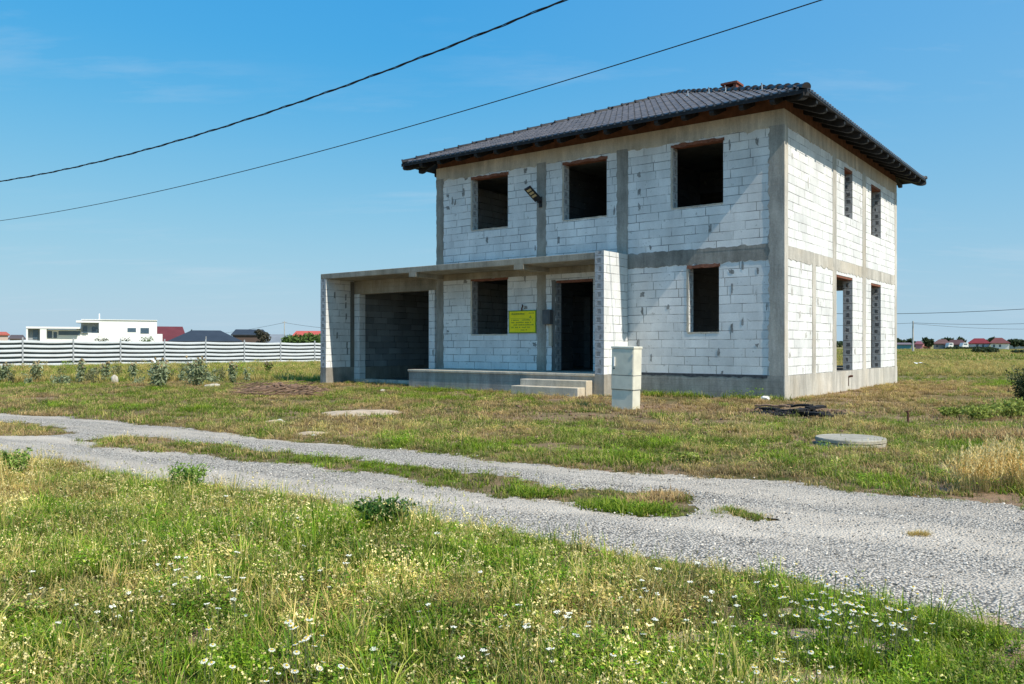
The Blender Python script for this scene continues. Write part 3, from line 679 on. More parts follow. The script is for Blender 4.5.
# ------------------------------------------------------------------ utility cabinet
cx0, cy0 = gnd(626.5, 409); cab = empty('utility_cabinet', (cx0, cy0+.1, 0), hrz, 'pale grey free standing utility cabinet in the grass before the porch', 'cabinet'); cab.rotation_euler = (0, math.radians(1.2), hrz)
wd, dp = .235, .155
q = MB(); q.box(-wd+.01, wd-.01, -dp+.01, dp-.01, -.1, .36); q.build('base', M['cab'], cab, bevel=.006)
q = MB(); q.box(-wd, wd, -dp, dp, .365, 1.13); q.build('cabinet_body', M['cab'], cab, bevel=.006)
q = MB(); q.box(-wd-.012, wd+.012, -dp-.015, dp+.01, 1.132, 1.175); q.build('lid', M['cab'], cab, bevel=.006)
q = MB(); q.box(-wd+.015, wd-.015, -dp-.008, -dp-.001, .64, 1.12); d_ = q.build('door', M['cab'], cab, bevel=.003)
q = MB(); q.box(-wd+.05, -wd+.08, -dp-.032, -dp-.009, .80, .97); q.build('handle', M['white'], d_)
q = MB(); q.box(-wd+.015, wd-.015, -dp-.008, -dp-.001, .375, .625); q.build('lower_panel', M['cab'], cab)
q = MB(); q.box(-wd-.002, wd+.002, -dp-.003, dp+.002, .625, .637); q.box(-wd+.002, wd-.002, -dp+.002, dp-.002, .358, .367); q.build('seam', M['cab_line'], cab)

q = MB(); [q.box(wd-.035, wd-.015, -dp-.016, -dp-.009, z_, z_+.05) for z_ in (.70, .98)]; q.build('hinge', M['zinc'], d_)
q = MB(); q.tube([(-wd+.065, -dp-.034, .76), (-wd+.065, -dp-.008, .76)], .012, 8); q.build('lock', M['black'], d_)
# ------------------------------------------------------------------ manhole cover
mx, my = gnd(850.5, 437, .09); mh = empty('manhole', (mx, my, 0), 0, 'round concrete manhole lid lying low in the grass', 'manhole')
def disc(r, z0, z1, n=56, jit=.0):
    q = MB(); rr = [r*(1+R.uniform(-jit, jit)) for _ in range(n)]
    a = [(rr[k]*math.cos(2*math.pi*k/n), rr[k]*math.sin(2*math.pi*k/n)) for k in range(n)]
    b_ = [(x*.985, y*.985) for x, y in a]
    for k in range(n):
        j = (k+1) % n
        q.face([(*a[k], z0), (*a[j], z0), (*a[j], z1-.01), (*a[k], z1-.01)]); q.face([(*a[k], z1-.01), (*a[j], z1-.01), (*b_[j], z1), (*b_[k], z1)])
    q.face([(*p_, z1) for p_ in b_]); q.face([(*p_, z0) for p_ in a][::-1]); return q
M['lid'] = concrete_mat('lid_concrete', (.46, .42, .34), dark=.7)
disc(.40, .045, .088, jit=.008).build('cover', M['lid'], mh); disc(.37, .035, .045).build('joint', M['conc_dark'], mh); disc(.395, -.1, .035, jit=.006).build('ring', M['lid'], mh)

# ------------------------------------------------------------------ rubble, debris
def pile(name, c, rx, ry, n, s0, s1, hgt, m, label, cat, rot=0., kind='stuff', flat=.5):
    q = MB(); rr = random.Random(n)
    for _ in range(n):
        th = rr.uniform(0, 6.28); k = rr.random()**.6; x = rx*k*math.cos(th); y = ry*k*math.sin(th); s = rr.uniform(s0, s1)
        X_ = c[0]+x*math.cos(rot)-y*math.sin(rot); Y_ = c[1]+x*math.sin(rot)+y*math.cos(rot)
        q.lump((X_, Y_, s*.2+hgt*(1-k)*rr.uniform(.3, 1)), s, s*rr.uniform(.5, 1), s*rr.uniform(.3, .8)*flat*2, rr, 1, .3)
    return q.build(name, m, label=label, cat=cat, kind=kind)
c0 = gnd(282, 392); pile('rubble_pile', c0, 1.15, 1.0, 300, .03, .11, .2, M['clod'], 'low spread of brown clods and broken brick left of the garage', 'rubble')
pile('rubble_pile', gnd(252, 394), .5, .4, 60, .03, .08, .05, M['wood'], 'smaller scatter of pale brown bits at the edge of the clods', 'rubble')
c0 = gnd(330, 384); q = MB(); rr = random.Random(5)
for _ in range(170):
    x, y = gnd(rr.uniform(240, 318), rr.uniform(386, 398)); a = rr.uniform(-.6, .6); l = rr.uniform(.1, .3)
    q.tube([(x-l*math.cos(a), y-l*math.sin(a), rr.uniform(.02, .12)), (x+l*math.cos(a), y+l*math.sin(a), rr.uniform(.04, .2))], .009, 4)
q.build('dry_twigs', M['wood'], label='dry twigs lying over the brown clods by the garage', cat='twigs', kind='stuff')
q = MB(); rr = random.Random(77)
for _ in range(420):
    px_, py_ = rr.uniform(440, 960), rr.gauss(418, 14)
    if py_ < 404 or py_ > 446: continue
    gx_, gy_ = gnd(px_, py_); aa_ = (np.array([gx_]), np.array([gy_]))
    if in_house(*aa_)[0] or on_road(*aa_)[0]: continue
    s_ = rr.uniform(.012, .045); q.lump((gx_, gy_, s_*.5), s_, s_*.8, s_*.6, rr, 1, .3)
q.build('soil_clods', M['clod'], label='small brown clods of earth scattered over the trampled yard', cat='clods', kind='stuff')
def board(x0, y0, x1, y1, w_, th, m, label, z0=.03, z1=.05, name='charred_board'):
    a = Vector((*gnd(x0, y0), z0)); b_ = Vector((*gnd(x1, y1), z1)); d = b_-a; l = d.length; rt = math.atan2(d.y, d.x)
    q = MB(); n = 10; rr = random.Random(int(x0))
    for i in range(n):
        s, e_ = i/n*l, (i+1)/n*l-.002; j = rr.uniform(-.012, .012); k = rr.uniform(-.01, .012)
        q.box(s, e_, -w_/2+j, w_/2+j*.5, k, th+k)
    o = q.build(name, m); o.location = a; o.rotation_euler = (rr.uniform(-.15, .15), -math.asin(d.z/l), rt); return tag(o, label, 'board', 'charred boards in the grass')
board(757, 411, 832, 420, .11, .045, M['char'], 'longest charred board in the burnt heap before the house corner')
board(772, 409, 812, 413, .09, .035, M['char'], 'short charred board at the back of the burnt heap', .03, .12)
board(795, 417, 824, 414.5, .10, .04, M['char'], 'crosswise charred board on top of the burnt heap', .09, .12)
board(755, 410, 790, 411.5, .09, .03, M['wood'], 'brown unburnt board at the left end of the burnt heap', .07, .08, 'timber_board')
pile('burnt_debris', gnd(800, 415.5), 1.0, .22, 380, .02, .06, .10, M['char'], 'black burnt debris heaped around the charred boards', 'debris', -.25)
pile('burnt_debris', gnd(822, 412.5), .9, .34, 220, .015, .05, .06, M['wood'], 'brown chips scattered at the right of the burnt heap', 'debris', -.15)
pile('burnt_debris', gnd(770, 411.5), .5, .22, 60, .02, .06, .05, M['clod'], 'reddish clods at the left end of the burnt heap', 'debris', -.15)
def stone(x, y, s, label, m=M['stone'], k=(1, .8, .5), name='stone'):
    a = gnd(x, y); q = MB(); q.lump((0, 0, 0), s*k[0], s*k[1], s*k[2], random.Random(int(x*7+y)), 2, .14); o = q.build(name, m); o.location = (*a, s*k[2]*.55); return tag(o, label, 'stone')
M['litter'] = simple('white_litter', (.75, .75, .72), .6, .08, 5)
stone(766, 400.5, .13, 'white lump at the foot of the near house corner', M['litter'], (1, .8, .5))
stone(114.5, 383, .115, 'large cream boulder among the weeds before the striped fence', k=(1, .6, 1.5))
stone(213, 387, .17, 'flat grey stone in the grass right of the tall thistles', k=(1.3, .6, .35))
stone(280, 421.5, .06, 'small white stone beside the gravel track', M['litter'], (1, .7, .4)); stone(314, 436, .05, 'small pale stone at the far edge of the gravel track', M['litter'], (1.2, .7, .3))
stone(383, 391.5, .09, 'pale stone in the grass before the garage opening', k=(1.1, .6, .4))

# white plastic in the field
q = MB(); rr = random.Random(3); g_ = [[(i*.16-.4+rr.uniform(-.03, .03), j*.12-.2+rr.uniform(-.03, .03), .04+.20*max(0, 1-i*.22)*rr.uniform(.5, 1.2)) for j in range(4)] for i in range(6)]
for i in range(5):
    for j in range(3): q.face([g_[i][j], g_[i+1][j], g_[i+1][j+1], g_[i][j+1]])
o = q.build('plastic_sheet', M['litter'], weld=True); o.location = (*gnd(926, 368.5), .03); o.scale = (1.25, 1.2, 1.4); tag(o, 'crumpled white plastic sheet lying in the right hand field', 'litter')
o = tag(bpy.data.objects.new('plastic_sheet', o.data), 'small white plastic scrap left of the tall thistles', 'litter'); COL.objects.link(o); o.location = (*gnd(155, 386), .62); o.scale = (.35, .35, .8)
# stake
x, y = gnd(907.5, 428); q = MB(); q.tube([(0, 0, -.1), (.01, 0, .2), (-.005, 0, .25)], .016, 6); q.tube([(-.03, 0, .24), (.035, 0, .245)], .008, 5); o = q.build('metal_stake', M['rust']); o.location = (x, y, 0); tag(o, 'short rusty stake standing in the grass behind the manhole', 'stake')

# ------------------------------------------------------------------ striped fence
FA = Vector((-26.1, 42., 0)); FB = Vector((-12.6, 54., 0)); fd = (FB-FA).normalized(); sp_ = 2.38; i0, i1 = -5, 14
fence = empty('striped_fence', FA, math.atan2(fd.y, fd.x), 'long low fence of white and dark horizontal bands on thin posts', 'fence')
F0 = FA+fd*((2.2))
def fh(s): return 1.5-.12*s/18.
off = 1.0
NB = 6
for k in range(NB):
    qw = MB(); 
    for i in range(i0, i1):
        s0 = off+i*sp_; nseg = 6
        for j in range(nseg):
            a0, a1 = s0+j*sp_/nseg, s0+(j+1)*sp_/nseg
            def zz_(s, jj_): 
                f_ = (jj_/nseg); H_ = fh(s); return H_*(1-.055*k-.0)-.0, H_
            def bandz(s, f_):
                Hh = fh(s); top = .02+(Hh-.06)*(1-k/NB); sag = .035*math.sin(math.pi*f_)*(1-.5*k/NB)+.012*noise.noise(Vector((s*.9, k*3., 0))); return top-sag
            z0_, z1_ = bandz(a0, j/nseg), bandz(a1, (j+1)/nseg); hb = .125
            y0 = -.05+.03*math.sin(j*1.1); y1 = -.05+.03*math.sin((j+1)*1.1)
            qw.face([(a0, -.045, z0_-hb), (a1, -.045, z1_-hb), (a1, -.06, z1_-hb*.5), (a0, -.06, z0_-hb*.5)]); qw.face([(a0, -.06, z0_-hb*.5), (a1, -.06, z1_-hb*.5), (a1, -.045, z1_), (a0, -.045, z0_)])
    qw.build('white_band', M['band'], fence, weld=True, smooth=True)
q = MB(); a0, a1 = off+i0*sp_, off+i1*sp_
q.face([(a0, -.02, .02), (a1, -.02, .02), (a1, -.02, fh(a1)-.075), (a0, -.02, fh(a0)-.075)]); q.build('dark_mesh', M['gap'], fence)
for i in range(i0, i1+1):
    s = off+i*sp_; q = MB(); q.box(s-.035, s+.035, -.10, -.065, 0, fh(s)+.10); q.build('fence_post', M['zinc'], fence)

# ------------------------------------------------------------------ leaf helpers
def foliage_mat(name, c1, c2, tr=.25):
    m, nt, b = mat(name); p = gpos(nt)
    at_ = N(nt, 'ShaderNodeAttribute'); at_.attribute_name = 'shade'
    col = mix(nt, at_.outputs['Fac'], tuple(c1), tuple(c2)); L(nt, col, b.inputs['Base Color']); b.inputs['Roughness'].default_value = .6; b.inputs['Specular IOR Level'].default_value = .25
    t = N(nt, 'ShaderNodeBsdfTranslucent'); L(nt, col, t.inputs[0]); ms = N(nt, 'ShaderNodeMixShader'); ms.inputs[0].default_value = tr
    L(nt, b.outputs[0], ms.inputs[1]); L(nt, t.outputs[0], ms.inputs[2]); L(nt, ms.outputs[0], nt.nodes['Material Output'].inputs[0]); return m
def leafcloud(name, m, parent, blobs, n, size, rnd, loc=(0, 0, 0), upb=.2):
    vs, fs, sh = [], [], []
    for _ in range(n):
        bx_, by_, bz_, rx, ry, rz = rnd.choice(blobs)
        while True:
            d = Vector((rnd.uniform(-1, 1), rnd.uniform(-1, 1), rnd.uniform(-1, 1)))
            if .3 < d.length < 1.05: break
        c = Vector((bx_+d.x*rx, by_+d.y*ry, bz_+d.z*rz)); c.z = max(c.z, .02)
        nrm = (d+Vector((rnd.uniform(-1, 1), rnd.uniform(-1, 1), rnd.uniform(-1, 1)+upb))).normalized(); a = nrm.orthogonal().normalized(); a.rotate(Matrix.Rotation(rnd.uniform(0, 6.28), 3, nrm)); b_ = nrm.cross(a)
        s = size*rnd.uniform(.5, 1.3); i = len(vs)
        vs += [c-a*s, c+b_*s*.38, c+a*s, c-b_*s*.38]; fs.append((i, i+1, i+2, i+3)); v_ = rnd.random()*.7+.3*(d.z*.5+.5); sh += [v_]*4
    me = bpy.data.meshes.new(name); me.from_pydata([tuple(v) for v in vs], [], fs); me.materials.append(m)
    at_ = me.attributes.new('shade', 'FLOAT', 'POINT'); at_.data.foreach_set('value', sh)
    o = bpy.data.objects.new(name, me); COL.objects.link(o); o.location = loc
    if parent: o.parent = parent
    return o
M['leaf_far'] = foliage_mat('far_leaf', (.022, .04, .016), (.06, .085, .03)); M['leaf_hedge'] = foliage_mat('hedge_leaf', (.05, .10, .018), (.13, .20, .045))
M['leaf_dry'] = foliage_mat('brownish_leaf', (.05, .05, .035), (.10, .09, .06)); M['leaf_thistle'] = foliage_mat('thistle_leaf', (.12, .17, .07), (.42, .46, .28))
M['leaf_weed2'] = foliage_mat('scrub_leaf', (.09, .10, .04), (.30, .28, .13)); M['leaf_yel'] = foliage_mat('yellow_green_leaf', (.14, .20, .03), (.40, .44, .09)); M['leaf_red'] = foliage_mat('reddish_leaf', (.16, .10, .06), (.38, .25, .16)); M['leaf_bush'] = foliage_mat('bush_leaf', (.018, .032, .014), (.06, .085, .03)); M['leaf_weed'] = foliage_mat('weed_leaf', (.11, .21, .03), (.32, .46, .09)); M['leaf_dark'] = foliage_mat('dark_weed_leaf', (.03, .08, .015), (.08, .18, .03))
M['stem'] = simple('weed_stem', (.12, .14, .06), .8, .2, 9); M['bark'] = simple('bark', (.08, .06, .045), .9, .3, 5)
M['head'] = simple('dry_seed_head', (.28, .22, .12), .9, .3, 9)

# ------------------------------------------------------------------ houses beyond the fence (left)
def wbox(q, p0, p1, d, dep, y0, y1, zb=None):       # villa box in the villa's own frame
    t0, t1 = [math.tan(math.atan((p-512)/FPX)-VA)*d for p in (p0, p1)]
    z0_, z1_ = [CH+(HY-y)*(d*math.cos(VA)-(t0+t1)/2*math.sin(VA))/FPX for y in (y1, y0)]
    q.box(t0, t1, d-D, d-D+dep, z0_ if zb is None else zb, z1_)
D = 168; VA = math.atan((92-512)/FPX)
V1 = empty('white_villa', (D*math.sin(VA), D*math.cos(VA), 0), -VA, 'modern white flat roofed villa with stepped blocks beyond the striped fence', 'house')
q = MB(); wbox(q, 99, 157, D, 9, 320.3, 345, 0); wbox(q, 157, 162.5, D, 6, 334, 345, 0); wbox(q, 40, 99, D+1.2, 7, 329.8, 345, 0); wbox(q, 76.5, 99, D+1.5, 6, 329, 345, 0); q.build('wall', M['white'], V1)
q = MB(); wbox(q, 76, 98.9, D-.6, 7, 320.5, 322.6); wbox(q, 26, 80, D-.4, 8, 326.7, 328.6); wbox(q, 81, 157.5, D-.2, 9, 319.6, 320.2); q.build('flat_roof', M['white'], V1)
q = MB(); wbox(q, 40, 46.5, D-.3, 3, 328.6, 345, 0); wbox(q, 26, 27.8, D-.3, 3, 328.6, 345, 0); wbox(q, 88, 99, D-.5, .3, 333, 345, 0); q.build('pillar', M['white'], V1)
M['greywall'] = simple('grey_render', (.30, .33, .36), .9, .05, .5)
q = MB(); wbox(q, 81, 98.5, D+.9, 5, 322.6, 333); wbox(q, 27.8, 40, D+1, 5, 328.6, 345, 0); q.build('recess_wall', M['greywall'], V1)
for a, b_, y0, y1, dd in ((83, 87, 326, 333, D+.8), (92, 97, 327, 333, D+.8), (127.5, 136, 328, 332, D-.05), (140.5, 149, 328, 333.5, D-.05), (47.5, 52, 331, 338, D+1.1), (53.5, 57, 332, 338, D+1.1), (58.5, 80, 331, 335, D+1.1), (33, 38, 330, 339, D+.9)):
    q = MB(); wbox(q, a, b_, dd, .05, y0, y1); q.build('window', M['glass'], V1)
q = MB(); q.tube([(1.2, 2, 5), (1.2, 2, 7.0)], .12, 6); q.build('flue', M['white'], V1)

def hip_house(name, p0, p1, d, yw, yr, wallc, roofc, label, dep=8., inset=.3, gable=False, win=(), zb=0., cat='house', ridge=None, group=None):
    mw = simple('render_'+name, wallc, .9, .05, .4); mr = simple('roof_'+name, roofc, .7, .12, .6)
    a, b_ = at(p0, yw, d), at(p1, yw, d); zt = a.z; zr = at(p0, yr, d).z; va_ = math.atan(((p0+p1)/2-512)/FPX); wdt = (b_.x-a.x)*math.cos(va_)
    h = empty(name, ((a.x+b_.x)/2, d, 0), -va_, label, cat, group)
    q = MB(); x0, x1 = -wdt/2, wdt/2; e_ = .35; q.box(x0+e_, x1-e_, e_, dep-e_, zb, zt); q.build('wall', mw, h)
    q = MB()
    if ridge: r0, r1 = [(at(p, yr, d).x-(a.x+b_.x)/2)*math.cos(va_) for p in ridge]
    else: r0, r1 = (x0, x1) if gable else (x0+wdt*inset, x1-wdt*inset)
    A, B, C, E_ = (x0, 0, zt), (x1, 0, zt), (x1, dep, zt), (x0, dep, zt); G, I = (r0, dep/2, zr), (r1, dep/2, zr)
    q.face([A, B, I, G]); q.face([B, C, I]); q.face([C, E_, G, I]); q.face([E_, A, G])
    q.box(x0, x1, -.02, dep+.02, zt-.18, zt-.002); rf = q.build('roof', mr, h)
    for (w0, w1, y0, y1) in win:
        q = MB(); wa, wb = at(w0, y1, d), at(w1, y0, d); cxm = (a.x+b_.x)/2; q.box((wa.x-cxm)*math.cos(va_), (wb.x-cxm)*math.cos(va_), e_-.06, e_-.01, wa.z, wb.z); q.build('window', M['glass'], h)
    return h
red, dred, slate = (.42, .10, .07), (.13, .03, .035), (.035, .045, .06)
hip_house('red_roof_house', 155, 188, 165, 341, 326, (.7, .68, .62), dred, 'dark red roofed house right behind the white villa', 10, ridge=(150, 183))
hip_house('slate_roof_house', 168, 243, 130, 341, 329.8, (.55, .55, .53), slate, 'house with wide blue grey hipped roof beyond the fence', 11, ridge=(191, 221))
hip_house('gabled_house', 231, 268, 175, 334.5, 329, (.10, .07, .06), slate, 'dark gabled house behind the brownish tree', 9, .12)
hip_house('grey_roof_house', 262, 292, 140, 343, 334, (.45, .45, .43), (.20, .22, .24), 'low house with pale grey roof beyond the fence', 8, .25)
hip_house('red_roof_house', 292, 326, 160, 335.5, 330.6, (.5, .5, .5), (.52, .10, .07), 'bright red roofed house behind the green hedge', 8, .12)
hip_house('red_roof_house', -8, 10, 190, 334.5, 331.5, (.5, .4, .35), (.45, .11, .07), 'small red roofed house left of the white villa', 8, .2)
hip_house('brown_roof_house', 8, 26, 170, 338.5, 334.6, (.3, .27, .25), (.11, .085, .08), 'low brown roofed house beside the white villa', 8, .15)
q = MB(); q.box(-.3, .3, -.3, .3, 0, 1.5); o = q.build('roof_chimney', M['brick']); bpy.data.objects.remove(o)
def hedge(name, p0, p1, d, ytop, m, label, cat='hedge', n=900, size=.28, dep=1.5):
    a, b_ = at(p0, ytop, d), at(p1, ytop, d); zt = a.z; h = empty(name, ((a.x+b_.x)/2, d, 0), 0, label, cat); W_ = b_.x-a.x; rr = random.Random(int(p0)); k = max(2, int(W_/1.2))
    bl = [(-W_/2+W_*(i+.5)/k, rr.uniform(-.3, .3), zt*.5, W_/k*.8, dep/2, zt*.5*rr.uniform(.85, 1.08)) for i in range(k)]
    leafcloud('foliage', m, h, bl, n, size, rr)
    q = MB(); [q.tube([(b0[0], 0, 0), (b0[0]+.1, 0, zt*.6)], .06, 5) for b0 in bl]; q.build('stem', M['bark'], h); return h
hedge('hedge', 283, 323, 110, 333.5, M['leaf_hedge'], 'bright green hedge between the grey roof and the garage', n=2600)
hedge('shrub', 123, 131, 120, 336.2, M['leaf_far'], 'small green shrub before the right wing of the white villa', 'shrub', 350, .16)
hedge('shrub', 96, 108, 118, 336.8, M['leaf_far'], 'low green shrub under the balcony of the white villa', 'shrub', 420, .16)
hedge('shrub', 141, 152, 118, 335.3, M['leaf_hedge'], 'light green shrub near the right end of the white villa', 'shrub', 420, .16)
def tree(p, d, ytop, ybase_w, label, m=M['leaf_far'], n=900, size=.4, name='tree', group=None, ycr=None):
    a = at(p, ytop, d); H_ = a.z; rw = ybase_w*d/FPX/2; h = empty(name, (a.x, d, 0), 0, label, 'tree', group); rr = random.Random(int(p*3))
    zc = H_*.62; bl = [(rr.uniform(-.55, .55)*rw, rr.uniform(-.5, .5)*rw, zc+rr.uniform(-.22, .28)*H_, rw*rr.uniform(.35, .6), rw*rr.uniform(.35, .6), H_*rr.uniform(.12, .2)) for _ in range(9)]
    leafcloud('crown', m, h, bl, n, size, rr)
    q = MB(); q.tube([(0, 0, 0), (.1, 0, H_*.4), (0, .1, H_*.75)], H_*.035, 6, H_*.012)
    for b0 in bl[:5]: q.tube([(0.05, 0, H_*.35), (b0[0]*.8, b0[1]*.8, b0[2])], H_*.013, 5, H_*.006)
    q.build('trunk', M['bark'], h); return h
tree(262, 128, 329.8, 16, 'brownish thin tree beside the dark gabled house', M['leaf_dry'], 500, .3)
tree(191.5, 150, 326.8, 3, 'small green treetop beside the dark red roof', M['leaf_far'], 160, .25)

# poles
def pole(p, ytop, d, r, label, arm=True):
    a = at(p, ytop, d); h = empty('utility_pole', (a.x, d, 0), 0, label, 'pole'); q = MB(); q.tube([(0, 0, -.2), (0, 0, a.z)], r, 8, r*.6); q.build('shaft', M['pole'], h)
    if arm: q = MB(); q.box(-.5, .5, -.04, .04, a.z-.4, a.z-.32); q.tube([(-.4, 0, a.z-.32), (-.4, 0, a.z-.15)], .04, 5); q.tube([(.4, 0, a.z-.32), (.4, 0, a.z-.15)], .04, 5); q.build('crossarm', M['pole'], h)
    return h
pole(284.5, 321, 200, .17, 'distant utility pole with crossarm beyond the striped fence')
pole(206, 336.3, 100, .08, 'thin short pole before the blue grey roof', False)
pole(913, 321, 140, .19, 'pale concrete pole in the field before the row of houses', False)
def wire(pts, r, label, name='power_line'):
    q = MB(); q.tube(pts, r, 5); o = q.build(name, M['wire'], smooth=True); return tag(o, label, 'cable')
def span(p0, p1, sag, n=14): p0, p1 = Vector(p0), Vector(p1); return [p0.lerp(p1, i/n)-Vector((0, 0, 4*sag*(i/n)*(1-i/n))) for i in range(n+1)]
M['farwire'] = simple('far_cable', (.06, .07, .08), .7, .1, 2)
pl = at(284.5, 322.6, 200)
for a, b_, sg_, lb in ((at(150, 336, 330), pl, 1.5, 'distant sagging wire left of the crossarm pole'), (pl, at(420, 327, 200), 1.2, 'distant wire running right from the crossarm pole')):
    o = wire(span(a, b_, sg_), .035, lb); o.data.materials[0] = M['farwire']
for a, b_, sg_, lb, rr_ in ((at(780, 312, 120), at(1200, 294, 90), 1.0, 'highest distant wire over the row of red roofed houses', .035), (at(913, 322.8, 140), at(1200, 310, 110), .9, 'distant wire from the field pole towards the right', .03), (at(913, 323.6, 140), at(1180, 319, 140), 1.3, 'lowest distant wire right of the field pole', .025), (at(760, 326, 150), at(913, 323, 140), .2, 'distant wire left of the field pole', .03)):
    o = wire(span(a, b_, sg_), rr_, lb); o.data.materials[0] = M['farwire']
# the two near overhead cables: readings projected on the vertical plane of each line
def cable_pts(reads, A, B, e0, e1):
    A, B = Vector(A), Vector(B); d = (B-A); S_, Zs = [], []
    for x, y in reads:
        r = (x-512)/FPX; s = (A.x-r*A.y)/(r*d.y-d.x); Yd = A.y+s*d.y; S_.append(s); Zs.append(CH+(HY-y)*Yd/FPX)
    c_ = np.polyfit(S_, Zs, 2); n = 160; lo_, hi_ = min(S_)-e0, max(S_)+e1
    return [Vector((A.x+d.x*s, A.y+d.y*s, float(np.polyval(c_, s)))) for s in np.linspace(lo_, hi_, n)]
c1p = cable_pts([(0, 181), (58.6, 171.3), (123, 155.7), (175.8, 141), (246, 120), (280, 108.7), (347.4, 85), (426.5, 54.5), (485, 32.2), (566, 0)], (-18, 29), (1.05, 16.2), .6, .35)
def dense(pts, k): 
    o = []
    for a, b_ in zip(pts[:-1], pts[1:]): o += [a.lerp(b_, i/k) for i in range(k)]
    return o+[pts[-1]]
dp_ = dense(c1p, 4); q = MB(); ln = 0
for ph in (0, 2.1, 4.2):
    out = []; ln = 0
    for i, p_ in enumerate(dp_):
        if i: ln += (p_-dp_[i-1]).length
        t = (dp_[min(i+1, len(dp_)-1)]-dp_[max(i-1, 0)]).normalized(); a = t.cross(Vector((0, 0, 1))).normalized(); b2 = t.cross(a); rr_ = .007 if ph == 2.1 else .021 if ph else .014
        out.append(p_+(a*math.cos(ln*4.2+ph)+b2*math.sin(ln*4.2+ph))*rr_)
    q.tube(out, .011, 5)
tag(q.build('overhead_cable', M['wire'], smooth=True), 'thick twisted black cable, the upper of the two crossing the sky', 'cable')
c2p = cable_pts([(0, 221), (96.7, 203.5), (190, 184.5), (300, 157.5), (327, 149), (426.5, 121), (580, 76.8), (706.5, 37.5), (818, 0)], (-23.9, 38.5), (6, 16.2), .5, .3)
q = MB(); q.tube(c2p, .012, 6); tag(q.build('overhead_cable', M['wire'], smooth=True), 'thin black cable, the lower of the two crossing the sky', 'cable')

# ------------------------------------------------------------------ row of houses at right
RD = 230; gp = None
hip_house('teal_shed', 890, 912.5, RD, 344.3, 342.6, (.10, .28, .34), (.18, .14, .15), 'long low teal building at the left of the far row', 9, .1)
hip_house('pink_house', 914, 924, RD+6, 344, 341, (.55, .25, .30), (.2, .07, .08), 'pinkish small house right of the field pole', 7, .3)
hip_house('orange_shed', 922, 932, RD-8, 346.3, 344, (.55, .25, .18), (.45, .18, .13), 'orange shed left of the round green tree', 6, .2)
hip_house('brown_roof_house', 932, 951, RD+3, 343.6, 339.2, (.35, .33, .30), (.15, .075, .06), 'brown red roofed house just right of the round green tree', 9, ridge=(939, 946), win=((936, 938, 345, 347),))
hip_house('brown_roof_house', 944, 968, RD-4, 344.4, 339.6, (.10, .11, .13), (.10, .045, .04), 'dark walled house with red brown roof in the middle of the far row', 9, ridge=(951, 962), win=((947, 951, 345, 348),))
hip_house('red_roof_house', 967, 991, RD, 343.2, 338.2, (.62, .66, .74), (.19, .022, .024), 'crimson roofed house with pale blue walls in the far row', 9, ridge=(974, 984), win=((976, 978.5, 344.5, 347), (982, 984, 344.5, 347)))
hip_house('white_house', 989, 1010.5, RD-6, 343, 337.6, (.82, .80, .76), (.16, .05, .042), 'white walled house with brown red hipped roof in the far row', 9, ridge=(995, 1002), win=((993, 995, 344.5, 347), (999, 1001, 344.5, 347)))
hip_house('red_roof_house', 1008, 1028, RD+25, 343, 341, (.5, .45, .4), (.16, .07, .055), 'low red roofed house behind the trees at the far right', 8, .2)
for p, y, wpx, n, lb in ((900, 338.5, 13, 700, 'dark green tree behind the left end of the teal building'), (909, 338.8, 10, 500, 'dark green tree just left of the field pole'), (928.5, 338, 10, 700, 'round green tree in the far row of houses'),
                       (961, 337.8, 9, 450, 'dark tree behind the dark walled house'), (944, 338.4, 8, 400, 'small dark tree behind the brown red roof'), (950, 338.8, 8, 380, 'dark treetop in the middle of the far row'), (991, 337.4, 9, 500, 'green tree between the crimson and the white house'), (1014, 339, 12, 600, 'dark green tree right of the white house'), (1024, 340, 12, 500, 'dark green tree at the right end of the far row')):
    tree(p, RD-12 if p == 928.5 else RD+14, y, wpx, lb, n=n, size=.55)
for x0, x1, lb in ((948.5, 953.5, 'left white van parked before the dark walled house'), (962.5, 968.5, 'right white van parked before the dark walled house')):
    a = at(x0, 349, RD-12); b_ = at(x1, 349, RD-12); v_ = empty('parked_van', ((a.x+b_.x)/2, RD-12, 0), 0, lb, 'van'); W_ = b_.x-a.x
    q = MB(); pr = [(-W_/2, .35), (-W_/2, 1.05), (-W_*.42, 1.2), (-W_*.30, 1.75), (W_*.42, 1.8), (W_*.5, 1.5), (W_*.5, .35)]
    for y_ in (0, 1.7): q.face([(x_, y_, z_) for x_, z_ in pr])
    for i in range(len(pr)): j = (i+1) % len(pr); q.face([(pr[i][0], 0, pr[i][1]), (pr[j][0], 0, pr[j][1]), (pr[j][0], 1.7, pr[j][1]), (pr[i][0], 1.7, pr[i][1])])
    q.build('body', M['litter'], v_)
    q = MB(); q.box(-W_*.28, W_*.3, -.02, -.003, 1.25, 1.6); q.build('window', M['glass'], v_)
    for xx in (-W_*.32, W_*.32):
        q = MB(); q.tube([(xx, -.03, .33), (xx, .2, .33)], .33, 12); q.build('wheel', M['black'], v_)
hedge('garden_hedge', 946, 992, RD-22, 346.9, M['leaf_far'], 'long dark hedge at the foot of the far row of houses', n=1500, size=.35)
hedge('field_bush', 975, 996, 120, 347.5, M['leaf_far'], 'dark low bush in the field before the white walled house', 'bush', 900, .2)
hedge('field_bush', 1014, 1024, 100, 349.5, M['leaf_bush'], 'dark low bush in the field at the right edge', 'bush', 500, .18)
hedge('tree_line', -420, -20, 320, 338, M['leaf_far'], 'far dark tree line left of the houses', 'trees', 2500, 1.1, 8.); hedge('tree_line', 1040, 1500, 330, 339, M['leaf_far'], 'far dark tree line right of the houses', 'trees', 2500, 1.1, 8.)
hedge('tree_line', 600, 930, 420, 341, M['leaf_far'], 'far dark tree line behind the house and the field pole', 'trees', 2500, 1.1, 8.)

